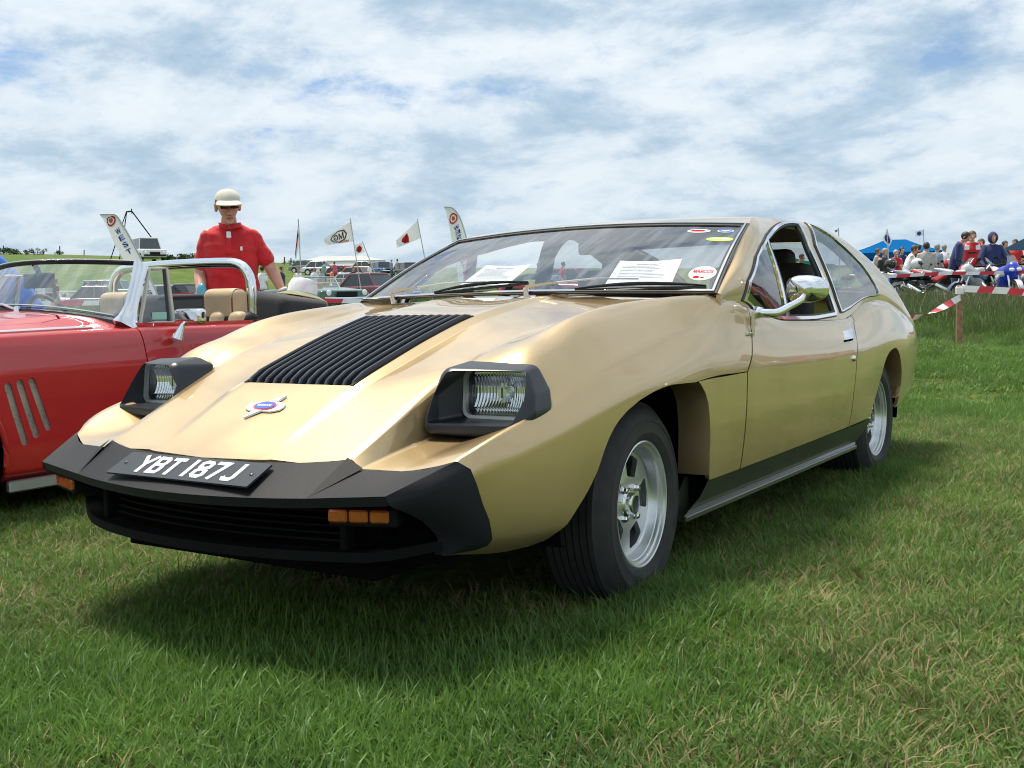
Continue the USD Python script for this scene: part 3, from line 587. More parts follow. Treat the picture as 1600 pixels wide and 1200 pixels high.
# ---- interior
obj('dashboard', [bx((.80, 0, .80), (.55, 1.36, .10), .03), bx((1.02, 0, .74), (.12, 1.36, .2), .03), bx((.62, 0, .84), (.30, 1.30, .07), .02)], 'cabin_trim', gold)
obj('cabin_floor', [bx((1.7, 0, .42), (2.2, 1.35, .04)), bx((2.75, 0, .70), (1.2, 1.1, .05)), bx((1.6, 0, .5), (1.6, .22, .25), .04)], 'cabin_trim', gold)
for s in (1, -1):
    obj('seat', [rbox((1.62, s * .36, .50), (.52, .50, .16), .05), rbox((1.95, s * .36, .74), (.15, .50, .62), .06, RY(.32)), rbox((2.06, s * .36, 1.03), (.09, .28, .16), .04, RY(.25))], 'cabin_trim', gold, 35)
    obj('door_lining', bx((1.4, s * .70, .62), (1.3, .04, .32), .015), 'cabin_trim', gold)
an = np.linspace(0, 2 * PI, 28, endpoint=False)
W = np.stack([.0 * an, .18 * np.cos(an), .18 * np.sin(an)], 1) @ RY(-.35).T + [1.20, .36, .83]
wheel_ = obj('steering_wheel', [tube(W, .013, 8, True), bx((1.19, .36, .83), (.02, .34, .03), .006, RY(-.35)), cyl((1.0, .36, .76), (1.2, .36, .83), .03)], 'black_satin', gold, 40)
obj('interior_mirror', [rbox((1.13, .0, 1.105), (.03, .22, .05), .012), cyl((1.10, 0, 1.15), (1.13, 0, 1.11), .008)], 'black_satin', gold)
# ---- bumper: one moulding with a raised middle, wrapped corners and a lower lip
def lerp(a, b, f): return np.asarray(a) + (np.asarray(b) - np.asarray(a)) * f
def strip(A, Bc, n=6):
    A, Bc = np.asarray(A, float), np.asarray(Bc, float); k = len(A)
    v = np.vstack([lerp(A, Bc, i / n) for i in range(n + 1)]); f = []
    for i in range(n):
        for j in range(k - 1): a = i * k + j; f += [(a, a + 1, a + k + 1), (a, a + k + 1, a + k)]
    return trimesh.Trimesh(v, np.array(f), process=False)
def P3(L): return np.array([(u, -w, z) for u, w, z in L], float)
ys = np.linspace(-.445, .445, 17)
rear_mid = np.stack([np.interp(np.abs(ys), [0, .3, .445], [-1.024, -1.002, -.957]), ys, np.interp(np.abs(ys), [0, .3, .445], [.508, .514, .5255])], 1)
yf = np.linspace(-.42, .42, 17)
front_mid = np.stack([-1.146 + .056 * (np.abs(yf) / .42)**2, yf, .443 + .008 * (np.abs(yf) / .42)**2], 1)
def bumper_side(s):
    m = []
    C, C2, R5, A, Bf, D = (-.957, .445, .5265), (-.961, .482, .5055), (-.951, .59, .506), (-.889, .702, .528), (-1.057, .628, .467), (-1.09, .42, .451)
    rear = P3([C2, lerp(C2, R5, .5), R5, lerp(R5, A, .45) - [0.004, 0, .006], A]); front = P3([D, lerp(D, Bf, .3), lerp(D, Bf, .6), lerp(D, Bf, .85), Bf])
    m.append(strip(front, rear, 6))
    v = P3([D, (-.966, .440, .531), (-.966, .487, .508)]); m.append(trimesh.Trimesh(v, [(0, 2, 1)], process=False))
    # lip under the front edge, turning back below
    lo = front + [.010, 0, -.024]; lo2 = lo + [.10, 0, .004]
    m += [strip(lo, front, 2), strip(lo2, lo, 1)]
    # outer corner block
    sb = BODY(np.array([-.878, -.865, -.85, -.828, -.802, -.785, -.774, -.776, -.80, -.85]), np.array([6.23, 6.55, 7.1, 7.42, 7.69, 7.89, 8.05, 8.24, 8.38, 8.45]))
    sb[:, 1] -= .004; sb = np.vstack([P3([A]), sb])
    fb = P3([Bf, (-1.052, .632, .448), (-1.040, .638, .438), (-1.018, .645, .428), (-.99, .650, .414), (-.962, .655, .397), (-.94, .656, .380), (-.918, .657, .36), (-.905, .656, .342), (-.90, .652, .325), (-.90, .64, .306)])
    n = 5; k = len(sb); rows = []
    for i in range(n + 1):
        r = lerp(fb, sb, i / n); r[1:, 1] -= .016 * math.sin(PI * i / n); rows.append(r)
    v = np.vstack(rows); f = []
    for i in range(n):
        for j in range(k - 1): a = i * k + j; f += [(a, a + k + 1, a + 1), (a, a + k, a + k + 1)]
    m.append(trimesh.Trimesh(v, np.array(f), process=False))
    inn = fb + [.05, .03, 0]; m.append(strip(fb, inn, 1))
    return cat(m) if s > 0 else mir(cat(m))
lo = front_mid + [.010, 0, -.024]; lo2 = lo + [.10, 0, .004]
bump = obj('bumper', [strip(front_mid, rear_mid, 5), strip(lo, front_mid, 2), strip(lo2, lo, 1), bumper_side(1), bumper_side(-1)], 'black_satin', gold, 28)
# lower lip and mouth
yl = np.linspace(-.645, .645, 27)
lipc = np.stack([-1.062 + .36 * yl**2 + .35 * np.abs(yl)**5, yl, (.302 + .22 * np.maximum(0, np.abs(yl) - .52))], 1)
obj('lower_lip', sweep(lipc, np.array([(-.03, -.012), (.012, -.018), (.022, -.004), (.018, .012), (-.03, .012)])), 'nose_shade_black', bump, 30)
obj('mouth_back', sweep(np.stack([-.93 + .25 * yl**2, yl, .375 + 0 * yl], 1), np.array([(-.006, -.108), (.006, -.108), (.006, .078), (-.006, .078)])), 'black_matt', bump)
yg = np.linspace(-.42, .42, 15)
for k in range(6):
    obj('grille_bar', sweep(np.stack([-1.005 + .3 * yg**2 + .005 * k, yg, np.full(15, .330 + .0165 * k)], 1), np.array([(-.02, -.0025), (.006, -.0035), (.008, 0), (.006, .0035), (-.02, .0025)])), 'nose_shade_black', bump)
for s in (1, -1):
    obj('grille_post', bx((-.975, s * .44, .372), (.04, .02, .12), .004), 'nose_shade_black', bump)
    iw = np.linspace(.466, .608, 4); P = np.stack([-1.064 + .05 * ((iw - .466) / .142), -s * iw, .4125 + 0 * iw], 1)
    ind = obj('indicator', cat([bx((P[i] + P[i + 1]) / 2 + [0, 0, 0], (.028, .0462, .030), .004, RZ(s * .34)) for i in range(3)]), 'amber', bump, False)
    obj('indicator_base', bx((-1.015, -s * .537, .41), (.06, .165, .044), .004, RZ(s * .34)), 'nose_shade_black', ind)
# number plate
pl_n = np.array([-.0405, 0, .0830]); pl_n = np.array([-.4386, 0, .8987]); pl_x = np.array([0, -1.0, 0]); pl_y = np.cross(pl_n, pl_x)
pc = np.array([-1.0735, 0, .4875])
def on_plate(v): return pc + v[:, :1] * pl_x + v[:, 1:2] * pl_y + v[:, 2:3] * pl_n
plate = obj('number_plate', prism(sbox(-.255, -.044, .255, .044).buffer(.004), .005, on_plate), 'black_plastic', bump)
def glyph(ch):
    w, st = .046, .0125
    h = .072
    L = {'Y': [[(0, h), (w / 2, h * .48), (w, h)], [(w / 2, h * .48), (w / 2, 0)]], 'T': [[(0, h - st / 2), (w, h - st / 2)], [(w / 2, h), (w / 2, 0)]],
         'B': [[(st / 2, 0), (st / 2, h)], [(st / 2, h - st / 2), (w * .72, h - st / 2), (w - st / 2, h * .82), (w - st / 2, h * .64), (w * .75, h * .53), (st / 2, h * .53)], [(w * .75, h * .53), (w - st / 2, h * .40), (w - st / 2, h * .2), (w * .75, st / 2), (st / 2, st / 2)]],
         '1': [[(w / 2, 0), (w / 2, h)]], '7': [[(0, h - st / 2), (w - st / 2, h - st / 2), (w * .36, 0)]],
         '8': [[(w / 2, h * .53), (w * .16, h * .62), (w * .13, h * .82), (w * .32, h - st / 2), (w * .68, h - st / 2), (w * .87, h * .82), (w * .84, h * .62), (w / 2, h * .53), (w * .14, h * .40), (w * .12, h * .2), (w * .3, st / 2), (w * .7, st / 2), (w * .88, h * .2), (w * .86, h * .40), (w / 2, h * .53)]],
         'J': [[(w - st / 2, h), (w - st / 2, h * .22), (w * .72, st / 2), (w * .28, st / 2), (st / 2, h * .22)]]}[ch]
    return shapely.union_all([LineString(q).buffer(st / 2, cap_style='flat', join_style='mitre', mitre_limit=1.6) for q in L])
x = -.178; gl = []
for ch in 'YBT 187J':
    if ch == ' ': x += .018; continue
    g = glyph(ch); wd = .026 if ch == '1' else .046
    if ch == '1': g = shapely.affinity.translate(g, -.010, 0)
    g = shapely.affinity.affine_transform(g, [1, .0, 0, 1, x, -.036]); gl.append(g); x += wd + .0085
for g in gl: obj('plate_letter', prism(g, .0025, lambda v: on_plate(v + [0, 0, .0045])), 'white_print', plate)
for s in (1, -1): obj('plate_screw', lathe([(0, .003), (.005, .002), (.006, 0)], 10, 'z').apply_transform(np.vstack([np.c_[pl_x, pl_y, pl_n, on_plate(np.array([[s * .232, 0, .005]]))[0]], [0, 0, 0, 1]])), 'black_plastic', plate)
# bonnet badge: white pointed bar and slanted spear, blue oval with a red ring
bn = BODY(np.array([-.81, -.77]), np.zeros(2)); b_c = BODY(np.array([-.797]), np.array([0.0]))[0] + [0, 0, .002]
b_y = (bn[1] - bn[0]) / np.linalg.norm(bn[1] - bn[0]); b_x = np.array([0, -1.0, 0]); b_n = np.cross(b_x, b_y)
def on_badge(v): return b_c + v[:, :1] * b_x + v[:, 1:2] * b_y + v[:, 2:3] * b_n
bar = Polygon([(-.068, 0), (-.064, .014), (-.04, .024), (.04, .024), (.064, .014), (.068, 0), (.064, -.014), (.04, -.024), (-.04, -.024), (-.064, -.014)])
badge = obj('badge', prism(bar, .004, on_badge), 'white_enamel', bonnet)
spear = Polygon([(.024, .060), (.030, .058), (.022, .016), (.0, .0), (-.006, .022)]); spear2 = Polygon([(-.024, -.060), (-.030, -.058), (-.022, -.016), (0, 0), (.006, -.022)])
obj('badge_spear', [prism(q, .0055, on_badge) for q in (spear, spear2)], 'white_enamel', badge)
obj('badge_ring', prism(Point(0, 0).buffer(1).exterior.buffer(0.001) if False else shapely.affinity.scale(Point(0, 0).buffer(1, 24), .040, .0215), .0062, on_badge), 'red_enamel', badge)
obj('badge_oval', prism(shapely.affinity.scale(Point(0, 0).buffer(1, 24), .035, .0175), .0072, on_badge), 'blue_enamel', badge)
tm = meshkit.text_mesh('MARCOS', .009, .001, True); tm.vertices -= [tm.bounds[1][0] / 2, .0045, 0]
obj('badge_lettering', xf(trimesh.Trimesh(on_badge(np.asarray(tm.vertices) * [.95, 1, 1] + [0, 0, .0069]), tm.faces, process=False)), 'white_enamel', badge)
# ---- headlamp pods
def pod(s):
    r = .022; sp = []
    def ball(u, w, z, rr_=r): sp.append(m3.Manifold.sphere(rr_, 28).translate((u, -w, z)))
    for u, z in ((-.698, .580), (-.690, .604), (-.645, .640), (-.560, .60), (-.560, .70)): ball(u, .492, z)
    ball(-.650, .530, .690, .040); ball(-.575, .530, .699, .040)
    for u, w, z in ((-.690, .715, .585), (-.636, .737, .618), (-.624, .731, .655), (-.612, .708, .695), (-.565, .734, .62), (-.562, .728, .66), (-.565, .704, .704)): ball(u, w, z, .028)
    body = m3.Manifold.batch_hull(sp)
    def hl(a, r): return m3.Manifold.batch_hull([m3.Manifold.sphere(r, 20).translate((u, -w, z)) for u, w, z in a])
    cav = hl([(-.86, w, z) for w in (.496, .742) for z in (.596,)] + [(x_, w_, z_) for x_ in (-.86, -.675) for w_, z_ in ((.500, .60), (.500, .655), (.535, .706), (.735, .66), (.712, .706))] + [(-.612, w, z) for w in (.543, .716) for z in (.608, .708)], .012)
    c = body - cav - hl([(u, w, z) for u in (-.64, -.548) for w in (.552, .710) for z in (.617, .700)], .013)
    m = cat([c]); return m if s > 0 else mir(m)
for s in (1, -1):
    lamp = obj('headlamp_pod', pod(s), 'black_plastic', gold, 32)
    def rr(w0, z0, w1, z1, r): return sbox(w0 + r, z0 + r, w1 - r, z1 - r).buffer(r, 8)
    put = lambda u0, sl=.10: (lambda v: np.stack([u0 - v[:, 2] + sl * (v[:, 1] - .65), -s * v[:, 0], v[:, 1]], 1))
    outer, inner = rr(.529, .594, .731, .724, .026), rr(.5385, .603, .7215, .715, .02)
    obj('lamp_rim', prism(outer.difference(inner), .012, put(-.604)), 'alloy_dull', lamp, 30)
    # reflector: a shallow bowl behind the glass
    gy, gz = np.meshgrid(np.linspace(.533, .727, 150), np.linspace(.598, .720, 18), indexing='ij')
    dd = ((gy - .63) / .102)**2 + ((gz - .659) / .066)**2
    gu = .0022 * np.abs(np.sin((gy - .533) / .0078 * PI)) - .604 + .060 * (1 - np.clip(dd / 1.7, 0, 1)) + .012 * (np.abs(gz - .659) > .045)
    v = np.stack([gu, -s * gy, gz], -1).reshape(-1, 3); f_ = []
    for i in range(149):
        for j in range(17): a = i * 18 + j; f_ += [(a, a + 18, a + 19), (a, a + 19, a + 1)]
    obj('reflector', trimesh.Trimesh(v, np.array(f_), process=False), 'chrome', lamp, 40)
    obj('bulb_shield', [cyl((-.55, -s * .63, .659), (-.585, -s * .63, .659), .017, .014), bx((-.56, -s * .63, .659), (.05, .006, .05))], 'worn_chrome', lamp, 30)
    # fluted glass: vertical ribs over the middle, a plain band above and below
    n1, n2 = 90, 16; gy, gz = np.meshgrid(np.linspace(.537, .723, n1), np.linspace(.602, .716, n2), indexing='ij')
    rib = .0011 * np.abs(np.sin((gy - .537) / .0095 * PI)) * (gz > .636) * (gz < .710)
    bulge = .010 * (1 - ((gy - .63) / .095)**2) + .004 * (1 - ((gz - .659) / .06)**2)
    gu = -.612 - bulge - rib + .10 * (gz - .65)
    v = np.stack([gu, -s * gy, gz], -1).reshape(-1, 3); f_ = []
    for i in range(n1 - 1):
        for j in range(n2 - 1): a = i * n2 + j; f_ += [(a, a + n2, a + n2 + 1), (a, a + n2 + 1, a + 1)]
    obj('lamp_glass', trimesh.Trimesh(v, np.array(f_), process=False), 'lamp_glass', lamp, 60)
# ---- wheels
def wheel_parts(s=1):
    """face towards -y at y = 0"""
    ty = [(.186, -.0), (.196, -.010), (.212, -.0155), (.214, -.0175), (.222, -.0175), (.224, -.016), (.247, -.0165), (.249, -.0185), (.254, -.0182), (.256, -.0155), (.272, -.010), (.290, .006), (.2985, .016)]
    tr = []
    for k in range(7):
        y = .016 + k * .0225
        tr += [(.3035, y + .002), (.305, y + .017), (.297, y + .0175), (.297, y + .0215), (.304, y + .022)]
    ty += tr + [(.296, .182), (.27, .200), (.22, .205), (.186, .19)]
    tyre = lathe(ty, 64)
    lip = [(.1865, .02), (.1905, .002), (.190, -.004), (.186, -.006), (.181, -.004), (.179, .004), (.171, .007), (.169, .016), (.166, .018), (.160, .038), (.156, .044), (.150, .046)]
    rim = lathe(lip, 72); barrel = lathe([(.158, .06), (.150, .075), (.150, .17)], 48)
    disc = Point(0, 0).buffer(.1525, 32)
    for k in range(5):
        a = math.radians(5 + 72 * k)
        q = Polygon([(.082, -.026), (.082, .026), (.132, .044), (.141, .0), (.132, -.044)]).buffer(-.006).buffer(.009, 6)
        disc = disc.difference(shapely.affinity.rotate(q, math.degrees(a), origin=(0, 0)))
    fd = prism(disc, .016, lambda v: np.stack([v[:, 0], .060 - v[:, 2] - .008 * np.clip(1 - np.hypot(v[:, 0], v[:, 1]) / .13, 0, 1), v[:, 1]], 1))
    hub = lathe([(.050, .05), (.046, .042), (.037, .036), (.034, .024), (.031, .019), (.025, .018), (.0245, .021)], 32)
    cap = lathe([(.0245, .021), (.012, .022), (0, .022)], 24)
    nuts = []
    for k in range(4):
        a = math.radians(42 + 90 * k); c = np.array([.060 * math.cos(a), 0, .060 * math.sin(a)])
        nuts.append(xf(lathe([(.012, .05), (.012, .038), (.010, .036), (.010, .028), (.007, .025), (0, .025)], 6), c))
    drum = lathe([(.145, .10), (.10, .095), (0, .095)], 32)
    return dict(tyre=(tyre, 'tyre', 40), wheel_rim=(rim, 'alloy', 35), barrel=(barrel, 'alloy_dull', 30), wheel_disc=(fd, 'alloy', 30), hub=(hub, 'worn_chrome', 35), hub_cap=(cap, 'black_plastic', 30), wheel_nut=(nuts, 'chrome', 25), brake_drum=(drum, 'black_matt', 30))
for cx, st in ((0, math.radians(3.2)), (2.591, 0)):
    for s in (1, -1):
        wp = wheel_parts(); root = None
        for k, (m, mat, sm) in wp.items():
            ms = m if k == 'wheel_nut' else [m]
            for q in ms:
                q = cat([q]); q = q if s > 0 else mir(q)
                q = xf(q, (cx, -s * .73, .282), RZ(st))
                if root is None: root = obj('wheel', q, mat, gold, sm)
                else: obj(k, q, mat, root, sm)
# ---- door mirror
def ell(c, r, rot=None, n=3): return xf(trimesh.creation.icosphere(n, 1.0), c, rot, r)
mb = np.array([.845, -.775, .835]); mh = np.array([.99, -.905, .905])
mp = smoothline([mb, mb + [.015, -.055, -.004], mb + [.06, -.095, .018], mh + [-.035, 0, -.02], mh + [-.01, 0, .0]], 16)
mir_ = obj('door_mirror', tube(mp, .0135, 12, scale=np.linspace(1.25, .8, 16)), 'chrome', gold, 40)
obj('mirror_base', lathe([(0, -.02), (.017, -.018), (.022, -.004), (.024, .02)], 20).apply_translation(mb + [0, .0, 0]), 'chrome', mir_, 40)
th, ph = np.meshgrid(np.linspace(0, 2 * PI, 41)[:-1], np.linspace(0, PI, 15), indexing='ij')
se = lambda v, e: np.sign(v) * np.abs(v) ** e
hy, hz_ = se(np.cos(th), .62) * se(np.sin(ph), .8), se(np.sin(th), .62) * se(np.sin(ph), .8)
hx = np.cos(ph); hx = np.where(hx > 0, hx * .30, hx); tap = 1 - .22 * (hy < 0) * np.abs(hy)
v = np.stack([hx * .036, -.005 + hy * .078, .010 + hz_ * .050 * tap], -1).reshape(-1, 3); f_ = []
for i in range(40):
    for j in range(14): a0, a1 = i * 15 + j, ((i + 1) % 40) * 15 + j; f_ += [(a0, a0 + 1, a1 + 1), (a0, a1 + 1, a1)]
shell = trimesh.Trimesh(v, np.array(f_), process=False); shell.fix_normals()
obj('mirror_shell', xf(shell, mh), 'chrome', mir_, True)
obj('mirror_glass', bx(mh + [.0125, -.005, .01], (.003, .12, .07), .001), 'chrome', mir_)
# ---- wipers: pivot, arm, blade, each lying on the glass
def wiper(pu, arm_t, blade):
    (u0, t0), (u1, t1) = pu, arm_t
    def on(u, t, h):
        p = SCREEN(np.atleast_1d(u), np.atleast_1d(t)); return p + [-.42 * h, 0, .9 * h]
    piv = on(u0, t0, 0.0)[0]
    w = obj('wiper', sweep(np.vstack([piv + [-.02, 0, .020], on(lerp(u0, u1, .28), lerp(t0, t1, .28), .030)[0]]), np.array([(-.012, -.003), (.012, -.003), (.009, .006), (-.009, .006)]), scale=[1.2, .6]), 'gold_paint', gold, 30)
    obj('wiper_pivot', cyl(piv + [-.015, 0, -.02], piv + [-.024, 0, .018], .012, .010, 14), 'worn_chrome', w, 30)
    obj('wiper_arm', tube(np.vstack([on(lerp(u0, u1, .25), lerp(t0, t1, .25), .03)[0], on(lerp(u0, u1, .6), lerp(t0, t1, .6), .032)[0], on(u1, t1, .018)[0]]), .0032, 8), 'worn_chrome', w, 40)
    bl = np.linspace(0, 1, 9); bu, bt = lerp(blade[0][0], blade[1][0], bl), lerp(blade[0][1], blade[1][1], bl)
    obj('wiper_blade', sweep(on(bu, bt, .004), np.array([(-.004, -.004), (.004, -.004), (.005, .006), (-.005, .006)])), 'black_rubber', w)
    hb = on(bu, bt, .012) + np.outer(.012 * np.sin(np.pi * bl), [-.3, 0, .9])
    obj('blade_holder', tube(hb, .0055, 8, scale=.5 + .7 * np.sin(np.pi * bl)), 'black_satin', w, 40)
for a in (((.012, -.702), (.107, -.14), ((.021, -.417), (.106, .105))), ((.010, .155), (.105, .657), ((.015, .385), (.05, .956)))): wiper(*a)
# ---- bonnet catch
c = BODY(np.array([.735]), np.array([6.12]))[0]
obj('bonnet_catch', [bx(c + [-.03, -.004, .0], (.05, .010, .012), .003), cyl(c + [.0, -.006, .075], c + [0, -.006, -.01], .005)], 'worn_chrome', gold)
# ---- stickers and papers

def sticker(u0, t0, ru, rt_, parts, name='sticker'):
    """oval stuck on the inside of the windscreen"""
    def put(v): p = SCREEN(u0 + v[:, 1], t0 + v[:, 0]); return p + np.outer(v[:, 2], [-.42, 0, .9])
    el = lambda k: shapely.affinity.scale(Point(0, 0).buffer(1, 20), rt_ * k, ru * k)
    st = obj(name, prism(el(1.0), .001, put), parts[0], screen)
    for nm, g, mat in parts[1]: obj(nm, prism(g, .0012, lambda v: put(v + [0, 0, .0008])), mat, st)
el = lambda a, b, cx=0, cy=0: shapely.affinity.translate(shapely.affinity.scale(Point(0, 0).buffer(1, 20), a, b), cx, cy)
sticker(.854, .755, .030, .064, ('sticker_white', [('sticker_print', el(.050, .010, -.004, -.004).union(sbox(-.04, .006, .03, .011)), 'sticker_red')]))
sticker(.861, .901, .028, .044, ('sticker_white', [('sticker_print', el(.038, .023).difference(el(.026, .014)), 'blue_enamel'), ('sticker_print', sbox(-.02, -.004, .02, .004), 'print_grey')]))
sticker(.712, .900, .034, .072, ('green_print', [('sticker_print', sbox(-.05, -.004, .05, .008), 'white_print')]))
def letters(txt, w, h, d=.001):
    t = meshkit.text_mesh(txt, h, d, True); b = t.bounds; t.vertices -= [(b[0][0] + b[1][0]) / 2, (b[0][1] + b[1][1]) / 2, 0]
    t.vertices *= [w / (b[1][0] - b[0][0]), 1, 1]; return t
def put4(v): p = SCREEN(.228 + v[:, 1], .909 + v[:, 0]); return p + np.outer(v[:, 2], [-.42, 0, .9])
st4 = obj('sticker', prism(el(.060, .085), .001, put4), 'sticker_white', screen)
t4 = letters('MARCOS', .090, .038); obj('sticker_print', trimesh.Trimesh(put4(np.asarray(t4.vertices) + [0, .022, .0006]), t4.faces, process=False), 'sticker_red', st4)
obj('sticker_print', prism(el(.014, .014, -.02, -.05).union(sbox(.0, -.06, .014, -.045)), .0016, put4), 'sticker_red', st4)
# two sheets of print lying on the dashboard: things of their own
for nm, q, lab in (('paper', [(.735, .446, .962), (.887, .416, 1.046), (.876, .189, 1.040), (.728, .210, .959)], 'white printed sheet leaning behind the gold coupe windscreen, nearer the red car'),
              ('paper', [(.695, -.241, .943), (.876, -.215, 1.040), (.87, -.476, 1.037), (.686, -.514, .938)], 'white printed sheet behind the gold coupe windscreen, nearer the door mirror')):
    q = np.array(q); a, b = q[3] - q[0], q[1] - q[0]; n = np.cross(b, a); n /= np.linalg.norm(n); n = n if n[2] > 0 else -n
    def sheet(s0, t0, s1, t1, h, k=6):
        ss, tt_ = np.meshgrid(np.linspace(s0, s1, k), np.linspace(t0, t1, k), indexing='ij')
        p = q[0] + ss[..., None] * ((1 - tt_[..., None]) * (q[3] - q[0]) + tt_[..., None] * (q[2] - q[1])) + tt_[..., None] * b + n * (h - .006 * np.sin(PI * ss) * tt_)[..., None]
        p2 = p - n * .0012; v = np.vstack([p.reshape(-1, 3), p2.reshape(-1, 3)]); f = []
        for i in range(k - 1):
            for j in range(k - 1):
                a0 = i * k + j; f += [(a0, a0 + k, a0 + k + 1), (a0, a0 + k + 1, a0 + 1), (k * k + a0, k * k + a0 + k + 1, k * k + a0 + k), (k * k + a0, k * k + a0 + 1, k * k + a0 + k + 1)]
        return trimesh.Trimesh(v, np.array(f), process=False)
    pp_ = thing(nm, lab, 'paper')
    obj('sheet', sheet(0, 0, 1, 1, 0), 'paper', pp_, True)
    random.seed(4); rows = [sheet(.3, .85, .7, .875, .002, 3)] + [sheet(.1, .78 - .06 * k, random.uniform(.6, .9), .795 - .06 * k, .002, 3) for k in range(9)]
    obj('printed_lines', rows, 'print_grey', pp_)

# ---------------------------------------------------------------- red roadster, parked alongside with its hood down
RY0 = 2.76
_RED = Loft([
    [(-1.42, 0, .60), (-1.2, 0, .735), (-.8, 0, .815), (-.3, 0, .868), (.12, 0, .902), (.3, 0, .905), (.6, 0, .85), (1.5, 0, .85), (2.0, 0, .83), (2.47, 0, .68)],
    [(-1.42, .46, .58), (-1.2, .47, .70), (-.8, .48, .79), (-.3, .49, .845), (.15, .52, .874), (.35, .56, .85), (.6, .56, .83), (1.5, .56, .845), (2.0, .55, .82), (2.47, .5, .66)],
    [(-1.42, .56, .60), (-1.15, .62, .755), (-.65, .635, .80), (-.2, .64, .812), (.3, .65, .82), (.8, .665, .815), (1.35, .665, .815), (1.7, .66, .825), (2.2, .64, .775), (2.47, .58, .66)],
    [(-1.42, .63, .57), (-1.15, .685, .73), (-.65, .705, .772), (-.2, .71, .785), (.3, .715, .79), (.8, .725, .79), (1.35, .725, .79), (1.7, .72, .795), (2.2, .70, .74), (2.47, .63, .63)],
    [(-1.42, .66, .50), (-1.15, .73, .62), (-.65, .752, .645), (-.2, .756, .648), (.3, .758, .648), (.8, .76, .645), (1.35, .76, .645), (1.7, .758, .645), (2.2, .74, .62), (2.47, .66, .56)],
    [(-1.42, .66, .42), (-1.15, .735, .50), (-.65, .762, .50), (-.2, .752, .50), (.3, .752, .50), (.8, .755, .50), (1.35, .755, .50), (1.7, .762, .50), (2.2, .745, .48), (2.47, .66, .46)],
    [(-1.42, .63, .30), (-1.15, .71, .26), (-.65, .742, .24), (0, .738, .235), (.8, .742, .235), (1.7, .742, .24), (2.2, .72, .27), (2.47, .63, .32)],
    [(-1.42, .55, .24), (-1.15, .64, .20), (0, .68, .185), (1.7, .68, .185), (2.2, .64, .21), (2.47, .55, .28)],
], [0, .3, .25, 0, .85, 0, 0, 0])
def RED(u, t): return _RED(u, t) + np.array([0, RY0, 0])
roadster = thing('roadster', 'red open two-seat roadster with chrome windscreen frame and slanted mesh vents', 'car', (0, 0, 0))
def tz(x, z):
    """parameter of the point at height z on the side"""
    tt_ = np.linspace(2.2, 7, 300); p = RED(np.full(300, x), tt_); return float(np.interp(-z, -p[:, 2], tt_))
def arch(cx, r=.345):
    a = np.linspace(-.12, PI + .12, 26); return [(cx + r * math.cos(q), tz(cx + r * math.cos(q), .30 + r * 1.0 * math.sin(q))) for q in a] + [(cx - r - .02, 7.2), (cx + r + .02, 7.2)]
def slot(x0, z0, x1, z1, w=.0165):
    n = 10; c = [(x0 + (x1 - x0) * k / n, z0 + (z1 - z0) * k / n) for k in range(n + 1)]
    g = LineString(c).buffer(w, 6); return Polygon([(x, tz(x, z)) for x, z in g.exterior.segmentize(.02).coords])
slots = [slot(-.283, .588, -.219, .352), slot(-.230, .597, -.165, .378), slot(-.174, .600, -.108, .404)]
holes_n = Polygon(arch(-.65)).buffer(0); holes_r = Polygon(arch(1.66)).buffer(0)
fz = lambda g: shapely.affinity.scale(g, 1, -1, origin=(0, 0))
cock = Polygon([(.36, -2.0), (1.52, -2.0), (1.56, 0), (1.52, 2.0), (.36, 2.0), (.30, 0)])
doorr = Polygon([(.36, 1.9), (.395, 2.4), (.408, 3.0), (.412, 4.0), (.412, 6.15), (1.36, 6.15), (1.362, 4), (1.36, 1.9)])
full = sbox(-1.41, -7, 2.46, 7).difference(cock)
for g in (holes_n, holes_r, doorr): full = full.difference(g).difference(fz(g))
for g in slots: full = full.difference(g).difference(fz(g))
shut = LineString([(-1.3, 1.35), (-.6, 1.45), (.0, 1.55), (.10, 1.35), (.13, .8), (.14, 0)]).buffer(.006)
full = full.difference(shut).difference(fz(shut))
rb = obj('body', panel(RED, full, .05, .125, .014), 'red_paint', roadster, 32)
